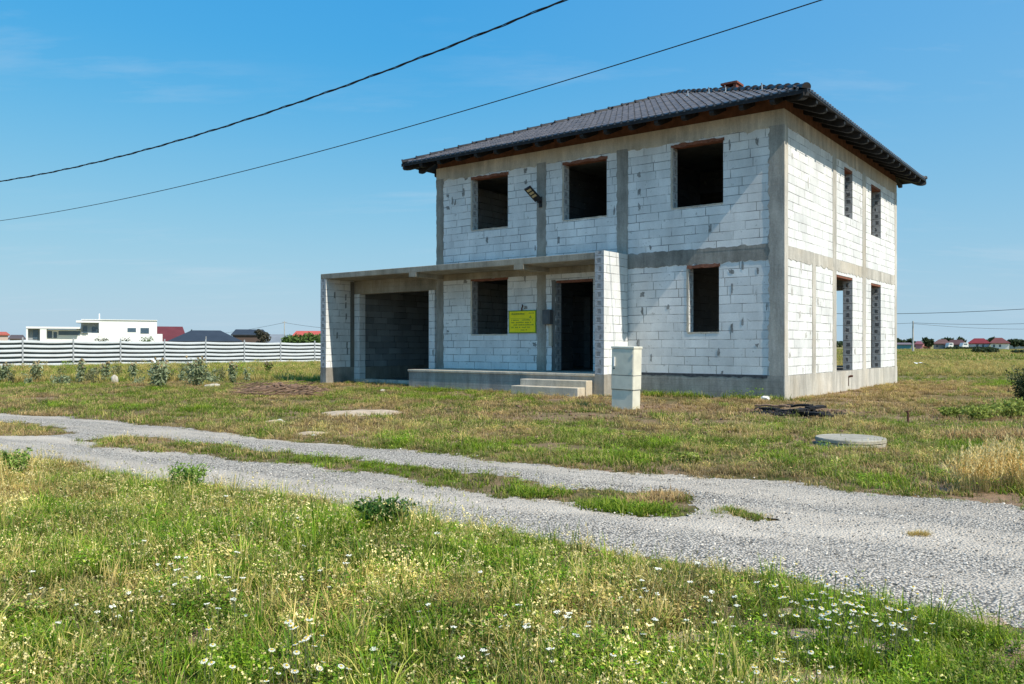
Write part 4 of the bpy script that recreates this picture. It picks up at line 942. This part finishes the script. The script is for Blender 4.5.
# ------------------------------------------------------------------ individual weeds
def weed_plant(name, x, y, ytop, wpx, label, m, n, size, cat='plant', stems=6, heads=0, group=None, spr=.28):
    X_, Y_ = gnd(x, y); hh = CH-(ytop-HY)*Y_/FPX; rw = wpx*Y_/FPX/2; h = empty(name, (X_, Y_, 0), 0, label, cat, group); rr = random.Random(int(x*13+y)); q = MB(); qh = MB(); bl = []
    for k in range(stems):
        a = rr.uniform(0, 6.28); r_ = rw*rr.uniform(.1, .9); tx, ty, tz = r_*math.cos(a), r_*math.sin(a)*.7, hh*rr.uniform(.65, 1)
        q.tube([(tx*.1, ty*.1, 0), (tx*.5, ty*.5, tz*.5), (tx, ty, tz)], hh*.012 if hh < .5 else .008, 4, hh*.006 if hh < .5 else .004)
        for s in (.25, .45, .65, .85): bl.append((tx*s, ty*s, tz*s, rw*spr*(1.25-s if spr < .3 else 1.), rw*spr*(1.25-s if spr < .3 else 1.), hh*.14))
        if heads: qh.lump((tx, ty, tz), .035, .035, .045, rr, 1, .2)
    leafcloud('foliage', m, h, bl, n, size, rr); q.build('stem', M['stem'], h)
    if heads: qh.build('seed_head', M['head'], h)
    return h
for i, (x, y, yt, wp, lb) in enumerate(((5, 383, 362, 18, 'grey green thistle plant at the left edge before the fence'), (36, 382, 361, 18, 'grey green thistle plant second from the left edge before the fence'), (80, 383, 359, 14, 'narrow grey green thistle before the third fence post'), (106, 382, 362, 13, 'small grey green thistle left of the cream boulder'),
        (133, 382, 362, 12, 'small thistle right of the cream boulder'), (159, 388, 358, 25, 'tallest bushy thistle with pale heads before the fence'), (197, 386, 356, 26, 'wide bushy thistle right of the tallest one'), (233, 385, 361, 11, 'lone narrow thistle well left of the brown clods'), (268, 374, 361, 8, 'small dark weed at the foot of the fence'))):
    weed_plant('thistle_plant', x, y, yt, wp, lb, M['leaf_thistle'] if i < 8 else M['leaf_bush'], 520 if wp > 20 else 230, .06, 'plant', 16 if wp > 20 else 9, 1, spr=.55)
rw_ = random.Random(99)
for _ in range(46):
    px_ = rw_.choice([rw_.uniform(-10, 250), rw_.gauss(178, 26), rw_.gauss(20, 22)]); py_ = rw_.uniform(376, 386)
    weed_plant('small_weed', px_, py_, py_-rw_.uniform(7, 17), rw_.uniform(8, 20), 'small scrubby weed in the irregular belt before the striped fence', rw_.choice([M['leaf_thistle'], M['leaf_weed2'], M['leaf_weed2']]), 110, .05, 'plant', 6, 0, 'scrubby weeds before the striped fence', spr=.5)
weed_plant('leafy_weed', 385, 531, 495, 66, 'dark green leafy weed at the near edge of the gravel', M['leaf_dark'], 1500, .022, stems=20, spr=.36)
weed_plant('leafy_weed', 187, 491, 460, 52, 'light green bushy weed by the near edge of the gravel on the left', M['leaf_weed'], 1500, .018, stems=22, spr=.36)
weed_plant('leafy_weed', 14, 478, 447, 50, 'light green weed at the left edge of the gravel', M['leaf_weed'], 600, .022, stems=10)
weed_plant('dark_bush', 1028, 410, 364, 52, 'dark twiggy bush at the right edge of the lot', M['leaf_bush'], 2600, .032, 'bush', 26, spr=.35)
for x, y, yt, wp, lb in ((1012, 418, 397, 46, 'yellow green weed clump below the dark bush'), (980, 420, 404, 34, 'yellow green weed clump left of the dark bush'), (952, 418, 406, 22, 'low green weed clump behind the manhole on the right'), (690, 463, 452, 20, 'small green weed clump at the far edge of the gravel')):
    weed_plant('weed_clump', x, y, yt, wp*1.5, lb, M['leaf_red'] if 'reddish' in lb else M['leaf_yel'], 1300, .03, stems=18, spr=.35)

# ------------------------------------------------------------------ grass: tuft prototypes (kept in their own collection) and scattered points
M['grass_low'] = None
def grass_mat(name, g1, g2, d1, d2, tr=.35):
    m, nt, b = mat(name)
    at_ = N(nt, 'ShaderNodeAttribute', attribute_type='INSTANCER'); at_.attribute_name = 'dry'
    tn = N(nt, 'ShaderNodeAttribute', attribute_type='INSTANCER'); tn.attribute_name = 'lum'
    bl = N(nt, 'ShaderNodeAttribute'); bl.attribute_name = 'blade'; hh = N(nt, 'ShaderNodeAttribute'); hh.attribute_name = 'hgt'
    g = mix(nt, bl.outputs['Fac'], tuple(g1), tuple(g2)); d = mix(nt, bl.outputs['Fac'], tuple(d1), tuple(d2))
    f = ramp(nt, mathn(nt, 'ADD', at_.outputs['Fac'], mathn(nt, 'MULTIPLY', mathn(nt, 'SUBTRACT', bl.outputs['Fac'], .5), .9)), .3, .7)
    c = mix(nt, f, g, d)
    k = mathn(nt, 'MULTIPLY', ramp(nt, hh.outputs['Fac'], 0, 1, .36, 1.16), tn.outputs['Fac'])  # roots darkened: shade between the blades is put into the colour
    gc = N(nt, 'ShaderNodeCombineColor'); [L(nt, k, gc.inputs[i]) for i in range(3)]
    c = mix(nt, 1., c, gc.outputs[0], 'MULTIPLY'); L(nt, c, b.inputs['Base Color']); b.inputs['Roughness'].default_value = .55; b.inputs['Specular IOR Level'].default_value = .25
    t = N(nt, 'ShaderNodeBsdfTranslucent'); L(nt, c, t.inputs[0]); ms = N(nt, 'ShaderNodeMixShader'); ms.inputs[0].default_value = tr
    L(nt, b.outputs[0], ms.inputs[1]); L(nt, t.outputs[0], ms.inputs[2]); L(nt, ms.outputs[0], nt.nodes['Material Output'].inputs[0]); return m
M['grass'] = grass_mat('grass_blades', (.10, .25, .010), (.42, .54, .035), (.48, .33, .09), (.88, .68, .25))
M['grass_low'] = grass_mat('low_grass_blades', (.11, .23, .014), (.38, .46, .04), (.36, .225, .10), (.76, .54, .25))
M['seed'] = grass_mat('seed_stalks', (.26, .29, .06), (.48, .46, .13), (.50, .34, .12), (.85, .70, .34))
M['petal'] = simple('white_petal', (.80, .78, .66), .7, .05, 30); M['core'] = simple('yellow_flower_core', (.70, .48, .03), .7, .1, 30)
PC = {}
def proto(kind, fn, n):
    c = bpy.data.collections.new(kind)
    for i in range(n):
        vs, fs, bl, hg = [], [], [], []; rr = random.Random(kind+str(i)); fn(rr, vs, fs, bl, hg)
        me = bpy.data.meshes.new(kind); me.from_pydata(vs, [], fs); me.materials.append(M['seed'] if kind in ('seed_stalk', 'straw_stalk', 'bud_weed') else M['grass_low'] if kind == 'lawn_tuft' else M['grass'])
        for nm, dt in (('blade', bl), ('hgt', hg)):
            a = me.attributes.new(nm, 'FLOAT', 'POINT'); a.data.foreach_set('value', dt)
        o = bpy.data.objects.new('%s_%02d' % (kind, i), me); c.objects.link(o)
    PC[kind] = c
def blade(rr, vs, fs, bl, hg, x, y, h, w_, lean, az, n=3, val=None):
    s = rr.random() if val is None else val; dx, dy = math.cos(az), math.sin(az); px, py = -dy, dx; tw = rr.uniform(-.6, .6); px, py = px*math.cos(tw)-py*math.sin(tw), px*math.sin(tw)+py*math.cos(tw)
    i0_ = len(vs)
    for k in range(n+1):
        t = k/n; ww = w_*(1-t**1.6)*.5; o = lean*h*t*t; z = h*(t-.35*lean*t*t)
        if k == n: vs.append((x+dx*o, y+dy*o, z)); bl.append(s); hg.append(1)
        else: vs += [(x+dx*o-px*ww, y+dy*o-py*ww, z), (x+dx*o+px*ww, y+dy*o+py*ww, z)]; bl += [s, s]; hg += [t, t]
    for k in range(n-1): a = i0_+2*k; fs.append((a, a+1, a+3, a+2))
    a = i0_+2*(n-1); fs.append((a, a+1, a+2))
def tuft(nb, rad, h0, h1, w_, ln):
    def f(rr, vs, fs, bl, hg):
        for _ in range(nb):
            a = rr.uniform(0, 6.28); r_ = rad*math.sqrt(rr.random()); blade(rr, vs, fs, bl, hg, r_*math.cos(a), r_*math.sin(a), rr.uniform(h0, h1), w_*rr.uniform(.6, 1.3), rr.uniform(.1, ln), rr.uniform(0, 6.28))
    return f
def stalks(nb, rad, h0, h1, headlen, headw):
    def f(rr, vs, fs, bl, hg):
        for _ in range(nb):
            a = rr.uniform(0, 6.28); r_ = rad*math.sqrt(rr.random()); x, y = r_*math.cos(a), r_*math.sin(a); h = rr.uniform(h0, h1); az = rr.uniform(0, 6.28); ln = rr.uniform(.05, .5); s = rr.random()
            blade(rr, vs, fs, bl, hg, x, y, h, .0022, ln, az, 3, s)
            tx, ty, tz = x+math.cos(az)*ln*h*.8, y+math.sin(az)*ln*h*.8, h*(.9-.28*ln)
            for k in range(7):
                i_ = len(vs); t = k/7; zc = tz+headlen*t; aa = rr.uniform(0, 6.28); wv = headw*rr.uniform(.6, 1.3); cx_, cy_ = tx+math.cos(az)*ln*headlen*t, ty+math.sin(az)*ln*headlen*t
                vs.extend([(cx_, cy_, zc), (cx_+wv*math.cos(aa), cy_+wv*math.sin(aa), zc+headlen*.12), (cx_+wv*.3*math.cos(aa+.6), cy_+wv*.3*math.sin(aa+.6), zc+headlen*.32)]); fs.append((i_, i_+1, i_+2)); bl += [s]*3; hg += [1]*3
    return f
def leafy(nb, rad, h0, sz):
    def f(rr, vs, fs, bl, hg):
        for _ in range(nb):
            a = rr.uniform(0, 6.28); r_ = rad*math.sqrt(rr.random()); x, y = r_*math.cos(a), r_*math.sin(a); z = rr.uniform(.15, 1)*h0; s = sz*rr.uniform(.6, 1.3); az = rr.uniform(0, 6.28); tl = rr.uniform(-.2, .7); q_ = rr.random()*.8
            d = Vector((math.cos(az)*math.cos(tl), math.sin(az)*math.cos(tl), math.sin(tl))); w2 = Vector((-math.sin(az), math.cos(az), rr.uniform(-.4, .4)))*.36; c = Vector((x, y, z)); i_ = len(vs)
            vs.extend([tuple(c-d*s*.5), tuple(c+w2*s), tuple(c+d*s*.6), tuple(c-w2*s)]); fs.append((i_, i_+1, i_+2, i_+3)); bl += [q_]*4; t = z/h0; hg += [t]*4
    return f
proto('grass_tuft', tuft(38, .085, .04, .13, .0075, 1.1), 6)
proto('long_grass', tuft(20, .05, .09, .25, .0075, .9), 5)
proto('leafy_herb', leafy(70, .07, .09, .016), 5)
def buds(nb, rad, h0, h1, sz):
    def f(rr, vs, fs, bl, hg):
        for _ in range(nb):
            a = rr.uniform(0, 6.28); r_ = rad*math.sqrt(rr.random()); x, y = r_*math.cos(a), r_*math.sin(a); h = rr.uniform(h0, h1); az = rr.uniform(0, 6.28); ln = rr.uniform(.05, .4)
            blade(rr, vs, fs, bl, hg, x, y, h, .002, ln, az, 3, .3); tx, ty, tz = x+math.cos(az)*ln*h, y+math.sin(az)*ln*h, h*(1-.35*ln)
            for k in range(5):
                i_ = len(vs); c = Vector((tx+rr.uniform(-1, 1)*sz*2, ty+rr.uniform(-1, 1)*sz*2, tz+rr.uniform(-2.5, .5)*sz)); n_ = Vector((rr.uniform(-1, 1), rr.uniform(-1, 1), rr.uniform(.2, 1))).normalized(); a1 = n_.orthogonal().normalized()*sz; b1 = n_.cross(a1)
                vs.extend([tuple(c-a1), tuple(c+b1), tuple(c+a1), tuple(c-b1)]); fs.append((i_, i_+1, i_+2, i_+3)); bl += [1.]*4; hg += [1.15]*4
    return f
proto('bud_weed', buds(9, .09, .08, .22, .0042), 5)
proto('seed_stalk', stalks(7, .08, .12, .28, .026, .006), 5)
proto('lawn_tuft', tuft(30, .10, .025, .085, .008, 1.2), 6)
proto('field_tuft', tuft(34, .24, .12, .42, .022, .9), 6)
proto('straw_stalk', stalks(16, .10, .24, .44, .10, .017), 4)
proto('field_weed', leafy(130, .20, .55, .06), 5)
proto('far_tuft', tuft(30, .9, .15, .6, .09, .9), 5)

def scatter(name, kinds, pts, label):
    """pts: dict of arrays x,y,scale,dry,lum; kinds chosen by array k (index in kinds)"""
    for ki, kd in enumerate(kinds):
        sel = pts['k'] == ki; n = int(sel.sum())
        if not n: continue
        me = bpy.data.meshes.new(name+'_points'); me.vertices.add(n)
        co = np.zeros((n, 3), np.float32); co[:, 0] = pts['x'][sel]; co[:, 1] = pts['y'][sel]; co[:, 2] = -.004
        me.vertices.foreach_set('co', co.ravel())
        rng = np.random.default_rng(n); rot = np.zeros((n, 3), np.float32); rot[:, 2] = rng.uniform(0, 6.28, n); rot[:, 0] = rng.normal(0, .09, n); rot[:, 1] = rng.normal(0, .09, n)
        a = me.attributes.new('rot', 'FLOAT_VECTOR', 'POINT'); a.data.foreach_set('vector', rot.ravel())
        for nm in ('scl', 'dry', 'lum'):
            a = me.attributes.new(nm, 'FLOAT', 'POINT'); a.data.foreach_set('value', pts[nm][sel].astype(np.float32))
        a = me.attributes.new('idx', 'INT', 'POINT'); a.data.foreach_set('value', rng.integers(0, 50, n).astype(np.int32))
        o = bpy.data.objects.new(name if ki == 0 else kd, me); COL.objects.link(o); tag(o, label[ki], 'grass' if 'grass' in kd or 'tuft' in kd else 'weeds', kind='stuff')
        ng = bpy.data.node_groups.new('scatter_'+name+kd, 'GeometryNodeTree'); ng.interface.new_socket('Geometry', in_out='INPUT', socket_type='NodeSocketGeometry'); ng.interface.new_socket('Geometry', in_out='OUTPUT', socket_type='NodeSocketGeometry')
        nd = ng.nodes; gi = nd.new('NodeGroupInput'); go = nd.new('NodeGroupOutput'); ci = nd.new('GeometryNodeCollectionInfo'); ci.inputs['Collection'].default_value = PC[kd]; ci.inputs['Separate Children'].default_value = True; ci.inputs['Reset Children'].default_value = True
        ip = nd.new('GeometryNodeInstanceOnPoints'); ip.inputs['Pick Instance'].default_value = True
        def na(nm, dt): 
            q_ = nd.new('GeometryNodeInputNamedAttribute'); q_.data_type = dt; q_.inputs['Name'].default_value = nm; return q_.outputs['Attribute']
        lk = ng.links.new; lk(gi.outputs[0], ip.inputs['Points']); lk(ci.outputs[0], ip.inputs['Instance']); lk(na('idx', 'INT'), ip.inputs['Instance Index']); lk(na('scl', 'FLOAT'), ip.inputs['Scale'])
        e2 = nd.new('FunctionNodeEulerToRotation'); lk(na('rot', 'FLOAT_VECTOR'), e2.inputs[0]); lk(e2.outputs[0], ip.inputs['Rotation']); lk(ip.outputs[0], go.inputs[0])
        md = o.modifiers.new('scatter', 'NODES'); md.node_group = ng

rng = np.random.default_rng(11)
def field(y0, y1, dens, marg=1.3, mn=.6):                # points in the ground wedge between two distances
    A_ = 0; out = []
    n = int(dens*(y1-y0)*((y0+y1)*.5*.6215*2*marg/1.0+2*mn)); y = rng.uniform(0, 1, n*2); y = y0+(y1-y0)*y; wmax = y1*.6215*marg+mn
    x = rng.uniform(-wmax, wmax, n*2); k = np.abs(x) < y*.6215*marg+mn; x, y = x[k], y[k]
    tot = dens*((y1**2-y0**2)*.6215*marg+2*mn*(y1-y0)); m_ = min(len(x), int(tot)); return x[:m_], y[:m_]
def clean(x, y, road=True, house=True):
    k = np.ones(x.shape, bool)
    if road: k &= ~(on_road(x, y) & (rng.random(len(x)) > .25*(roadedge(x, y) < .7)))
    if house: k &= ~in_house(x, y)
    k &= ~in_bare(x, y) | (rng.random(len(x)) < .06)
    k &= ((x-mx)**2+(y-my)**2) > .47**2
    return x[k], y[k]
def roadedge(x, y):             # short grass close to wheel tracks
    e_ = np.zeros(x.shape)
    for dx, dy in ((.18, 0), (-.18, 0), (0, .18), (0, -.18), (.13, .13), (-.13, .13)): e_ += on_road(x+dx, y+dy)
    return e_/6
near_side = lambda x, y: y < np.interp(x, [p_[0] for p_ in near_edge], [p_[1] for p_ in near_edge])
def dryness(x, y):
    return snoise(x, y, .55, 1)*.30+snoise(x, y, 2.1, 3, 3)*.34+snoise(x, y, 6.5, 2, 2)*.16

# near meadow (this side of the track)
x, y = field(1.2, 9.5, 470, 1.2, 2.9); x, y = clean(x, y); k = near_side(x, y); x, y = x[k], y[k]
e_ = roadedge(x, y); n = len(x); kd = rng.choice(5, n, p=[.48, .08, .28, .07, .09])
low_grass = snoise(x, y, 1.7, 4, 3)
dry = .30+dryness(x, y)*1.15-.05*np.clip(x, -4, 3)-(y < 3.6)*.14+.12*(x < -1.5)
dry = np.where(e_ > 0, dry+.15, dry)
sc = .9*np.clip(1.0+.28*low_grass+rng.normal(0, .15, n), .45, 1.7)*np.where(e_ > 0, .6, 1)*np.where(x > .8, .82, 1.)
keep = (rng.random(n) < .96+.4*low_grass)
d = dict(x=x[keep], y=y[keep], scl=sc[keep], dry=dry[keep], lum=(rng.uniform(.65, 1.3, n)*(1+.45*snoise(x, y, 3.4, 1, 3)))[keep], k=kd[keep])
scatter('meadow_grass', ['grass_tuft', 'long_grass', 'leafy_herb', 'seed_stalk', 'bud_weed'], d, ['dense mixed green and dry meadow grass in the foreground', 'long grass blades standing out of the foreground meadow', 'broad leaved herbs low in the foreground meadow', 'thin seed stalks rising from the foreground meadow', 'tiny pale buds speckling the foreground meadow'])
# strips, verge and lawn beyond the track
x, y = field(4.2, 12.5, 150, 1.15, .5); x, y = clean(x, y); k = ~near_side(x, y); x, y = x[k], y[k]; n = len(x); e_ = roadedge(x, y)
bald = snoise(x, y, 1.9, 2, 4); kk_ = rng.random(n) < np.clip(1.05-1.4*np.clip(bald-.05, 0, 1), .2, 1); x, y, e_, bald = x[kk_], y[kk_], e_[kk_], bald[kk_]; n = len(x)
ins = inpoly(x, y, STRIP1) | inpoly(x, y, STRIP2) | inpoly(x, y, STRIP3)
dry = .30+dryness(x, y)*1.7+.28*(y > 10.3); kd = rng.choice(4, n, p=[.70, .12, .10, .08]); kd = np.where(ins, rng.choice(4, n, p=[.8, .08, .1, .02]), kd)
sc = np.clip(.9+.3*snoise(x, y, 2, 5, 3)+rng.normal(0, .15, n), .4, 1.6)*np.where(e_ > 0, .7, 1)
d = dict(x=x, y=y, scl=sc, dry=dry, lum=rng.uniform(.65, 1.3, n)*(1+.35*snoise(x, y, 3, 1, 3)), k=kd)
scatter('verge_grass', ['lawn_tuft', 'grass_tuft', 'leafy_herb', 'seed_stalk'], d, ['short grass along and between the wheel tracks', 'taller verge grass beyond the gravel track', 'leafy weeds along the far verge of the track', 'seed stalks along the far verge of the track'])
x, y = field(12.5, 27, 75, 1.15, .5); x, y = clean(x, y); n = len(x)
u_, v_ = house_uv(x, y); dirt = (x > .5) & (y > 10.5) & (y < 22)
dry = .50+dryness(x, y)*2.0+.30*dirt-.45*((x > 10.3) & (y > 24)); bald = snoise(x, y, 1.3, 2, 4); keep = rng.random(n) < np.where(dirt, .80, 1.)*np.clip(.8-1.5*np.clip(bald-.05, 0, 1)*np.where(dirt, 2.6, .8), .06, 1)
# orange dried strip along the right side of the house
strip = (u_ < 0) & (u_ > -2.2) & (v_ > 0); dry = np.where(strip, .85, dry)
hug = (v_ > -1.9) & (v_ < 0) | (u_ > -.4); hugw = ((v_ < 0) & (v_ > -.45) & (u_ > -.5) & (u_ < 3.9))
sc = np.clip(1.0+.25*snoise(x, y, 1.5, 5, 3)+rng.normal(0, .15, n), .5, 1.7)*np.where(hugw, 1.9, 1); dry = np.where(hugw, .1, dry)
kd = rng.choice(3, n, p=[.9, .05, .05])
d = dict(x=x[keep], y=y[keep], scl=sc[keep]*1.15, dry=dry[keep], lum=(rng.uniform(.65, 1.25, n)*(1+.35*snoise(x, y, 2.4, 1, 3)))[keep], k=kd[keep])
scatter('lawn_grass', ['lawn_tuft', 'grass_tuft', 'leafy_herb'], d, ['short patchy lawn of green and brown grass around the house', 'scattered taller grass around the house', 'scattered broad leaved weeds around the house'])
# rough field
x, y = field(24, 60, 13, 1.12, 1); x, y = clean(x, y); n = len(x); left = x < -2
fdd = (x-FA.x)*fd.y-(y-FA.y)*fd.x; keep = (~left) | ((fdd > .25)) ; keep &= (y > 26.5+2*snoise(x, y*0, .4, 2, 2)) | (~left & (x > 12))
dry = np.where(left, .60, .80)+dryness(x, y)*1.5-.5*((x > 9) & (y > 24) & (y < 30))
sc = np.where(left, .66, .55)*np.clip(1+.3*snoise(x, y, .8, 3, 3)+rng.normal(0, .2, n), .4, 1.7)*np.where((x > 9) & (y < 32), .45, 1)
d = dict(x=x[keep], y=y[keep], scl=sc[keep], dry=dry[keep], lum=rng.uniform(.7, 1.15, n)[keep], k=(rng.random(keep.sum()) < np.where(left[keep] & (y[keep] < 40), .05, .015)).astype(int))
scatter('rough_grass', ['field_tuft', 'field_weed'], d, ['tall rough weedy grass before the striped fence and in the right field', 'leafy grey green weeds standing in the rough grass before the fence'])
x, y = field(60, 215, .5, 1.1, 2); n = len(x); keep = (x > 5)
d = dict(x=x[keep], y=y[keep], scl=np.clip(.55+.3*snoise(x, y, .15, 2, 3), .25, 1.2)[keep], dry=(.68+snoise(x, y*2, .12, 6, 4)*.6)[keep], lum=rng.uniform(.7, 1.1, n)[keep], k=np.zeros(keep.sum(), int))
scatter('far_field_grass', ['far_tuft'], d, ['tan and green grass of the distant right field'])
# straw coloured clump at the right edge of the track
def cluster(name, lst, kind, label, s0, s1, d0, per):
    X_, Y_, = [], []
    for x_, y_, r_ in lst:
        cx_, cy_ = gnd(x_, y_)
        for _ in range(per): a = rng.uniform(0, 6.28); q_ = r_*math.sqrt(rng.random()); X_.append(cx_+q_*math.cos(a)); Y_.append(cy_+q_*.7*math.sin(a))
    n = len(X_); scatter(name, [kind], dict(x=np.array(X_), y=np.array(Y_), scl=rng.uniform(s0, s1, n), dry=rng.normal(d0, .12, n), lum=rng.uniform(.85, 1.2, n), k=np.zeros(n, int)), [label])
cluster('straw_grass', [(1000, 486, .30), (1024, 478, .34), (975, 492, .16), (1040, 492, .3)], 'straw_stalk', 'bright straw coloured seeding grass clump by the track at right', .5, .85, .95, 26)
cluster('dry_tuft_patch', [(650, 500, .16), (668, 498, .14), (640, 505, .12)], 'lawn_tuft', 'reddish dry grass tufts at the end of the middle strip', .8, 1.3, 1.1, 26)
cluster('sparse_patch', [(735, 512, .14), (752, 517, .14), (722, 512, .1)], 'lawn_tuft', 'sparse olive tufts growing through the gravel', .4, .8, .35, 14)
cluster('brown_dry_patch', [(1000, 436, .5), (1020, 440, .5), (975, 440, .35)], 'lawn_tuft', 'reddish brown dried grass above the straw coloured clump', 1.2, 2.4, 1.1, 40)
cluster('orange_tuft', [(919, 537, .07)], 'grass_tuft', 'small orange dry tuft alone on the right part of the gravel', .3, .55, 1.3, 20)
cluster('green_patch', [(640, 512, .14), (610, 508, .2), (540, 494, .2)], 'lawn_tuft', 'fresh green grass patches on the middle strip', .9, 1.3, -.1, 40)

# ------------------------------------------------------------------ gravel stones
def stone_protos():
    c = bpy.data.collections.new('gravel_stone')
    for i in range(8):
        q = MB(); q.lump((0, 0, 0), 1, .8, .6, random.Random(i), 1, .22); me = bpy.data.meshes.new('gravel_stone'); me.from_pydata(q.v, [], q.f); me.materials.append(M['gst'])
        c.objects.link(bpy.data.objects.new('gravel_stone_%d' % i, me))
    PC['gravel_stone'] = c
m, nt, b = mat('gravel_stone'); a_ = N(nt, 'ShaderNodeAttribute', attribute_type='INSTANCER'); a_.attribute_name = 'lum'
L(nt, mix(nt, a_.outputs['Fac'], (.07, .068, .066), (.86, .76, .64)), b.inputs['Base Color']); b.inputs['Roughness'].default_value = .85; M['gst'] = m
stone_protos()
x, y = field(3.0, 15, 1500, 1.1, .3); re_ = roadedge(x, y); k = on_road(x, y) | ((re_ > 0) & (rng.random(len(x)) < .35*re_)); x, y = x[k], y[k]; n = len(x)
heap = np.clip(.30+.8*snoise(x*.84-y*.55, (x*.55+y*.84)*3.2, .5, 6, 3)+.35*(x > 1.2), .05, 1); k = rng.random(n) < heap*np.where(y > 8, .4, 1); x, y = x[k], y[k]; n = len(x)
d = dict(x=x, y=y, scl=np.clip(rng.lognormal(-5.45, .42, n), .0025, .014), dry=np.zeros(n), lum=rng.beta(1.0, 1.25, n), k=np.zeros(n, int))
scatter('gravel', ['gravel_stone'], d, ['loose grey crushed stones strewn over the track']); bpy.data.objects['gravel']['category'] = 'gravel'
for v in (bpy.data.meshes['gravel_points'],): 
    co = np.zeros(len(v.vertices)*3, np.float32); v.vertices.foreach_get('co', co); co = co.reshape(-1, 3); co[:, 2] = .006+.012*np.clip(snoise(co[:, 0], co[:, 1], 1.3, 3)+.3, 0, 1.4)+.008; v.vertices.foreach_set('co', co.ravel())

# ------------------------------------------------------------------ wild flowers: each one a thing with stem and flower head
def flower_proto(kind, i):
    rr = random.Random(i+50); q = MB(); h = rr.uniform(.17, .25); tx, ty = rr.uniform(-.03, .03), rr.uniform(-.03, .03); q.tube([(0, 0, 0), (tx*.4, ty*.4, h*.5), (tx, ty, h)], .0016, 4); qs = q
    q = MB(); qc = MB()
    if kind == 0:                                                # daisy: a ring of petals
        n = 13; r_ = .0135; tl = rr.uniform(-.2, .2)
        for k in range(n):
            a = 2*math.pi*k/n; a0, a1 = a-.17, a+.17; z = .003
            q.face([(tx+.003*math.cos(a), ty+.003*math.sin(a), h+z), (tx+r_*.8*math.cos(a0), ty+r_*.8*math.sin(a0), h+z*.5+tl*r_*math.cos(a)), (tx+r_*math.cos(a), ty+r_*math.sin(a), h+tl*r_*math.cos(a)), (tx+r_*.8*math.cos(a1), ty+r_*.8*math.sin(a1), h+z*.5+tl*r_*math.cos(a))])
        qc.lump((tx, ty, h+.004), .0048, .0048, .0035, rr, 1, .1)
    else:                                                        # umbel: a flat cluster of florets
        for k in range(18):
            a = rr.uniform(0, 6.28); r_ = .014*math.sqrt(rr.random()); q.lump((tx+r_*math.cos(a), ty+r_*math.sin(a), h+.006+rr.uniform(-.002, .003)), .0034, .0034, .0022, rr, 1, .2)
        for k in range(6): a = k*1.05; qc.tube([(tx, ty, h-.02), (tx+.010*math.cos(a), ty+.010*math.sin(a), h+.004)], .0008, 3)
    return [me_.data for me_ in ()] or (qs, q, qc)
FL = []
for kind in (0, 1):
    for i in range(3):
        qs, q, qc = flower_proto(kind, i+kind*7); t_ = [qs.build('stem', M['stem']), q.build('flower_head', M['petal']), qc.build('flower_core' if kind == 0 else 'flower_rays', M['core'] if kind == 0 else M['stem'])]
        FL.append((kind, [(o.name.split('.')[0], o.data) for o in t_])); [bpy.data.objects.remove(o) for o in t_]
spots = []; fr = random.Random(21)
def addspots(lst, n, sx, sy, kind):
    for _ in range(n):
        cx_, cy_ = fr.choice(lst); spots.append((cx_+fr.gauss(0, sx), cy_+fr.gauss(0, sy), kind))
addspots([(850, 603), (820, 598), (880, 608), (800, 590), (835, 612), (865, 600), (900, 618), (840, 590)], 120, 20, 8, 0)
addspots([(175, 562), (160, 572), (225, 560), (320, 565), (330, 572), (235, 600), (100, 608)], 34, 14, 8, 1)
addspots([(300, 637), (320, 645), (280, 660), (272, 678), (210, 668)], 34, 13, 8, 0)
addspots([(645, 580), (665, 590), (590, 625), (545, 625), (520, 600), (720, 600)], 42, 30, 10, 1)
addspots([(765, 670), (750, 668), (800, 655), (640, 660), (780, 640)], 34, 22, 9, 0)
addspots([(110, 555), (260, 532), (390, 545), (480, 600), (60, 600), (420, 640)], 30, 42, 22, 1)
nfl = 0
for px, py, kind in spots:
    if nfl >= 290 or py < 500: continue
    X_, Y_ = gnd(px, py, .16); arr = (np.array([X_]), np.array([Y_]))
    if bool(on_road(*arr)[0]) or Y_ < 2.4: continue
    kd_, parts = fr.choice([f for f in FL if f[0] == kind]); s = fr.uniform(.5, 1.05)
    r_ = empty('daisy' if kind == 0 else 'white_umbel', (X_, Y_, 0), fr.uniform(0, 6.28), 'small white daisy with yellow centre among the foreground grass' if kind == 0 else 'small flat white flower cluster on a thin stem in the foreground grass', 'flower', 'white daisies in the foreground meadow' if kind == 0 else 'white flower clusters in the foreground meadow')
    r_.scale = (s, s, s*fr.uniform(.6, 1.15)); r_.rotation_euler = (fr.gauss(0, .16), fr.gauss(0, .16), fr.uniform(0, 6.28)); nfl += 1
    for nm, me in parts: o = bpy.data.objects.new(nm, me); COL.objects.link(o); o.parent = r_
print('flowers', nfl, 'objects', len(bpy.data.objects))
scene.render.film_transparent = False
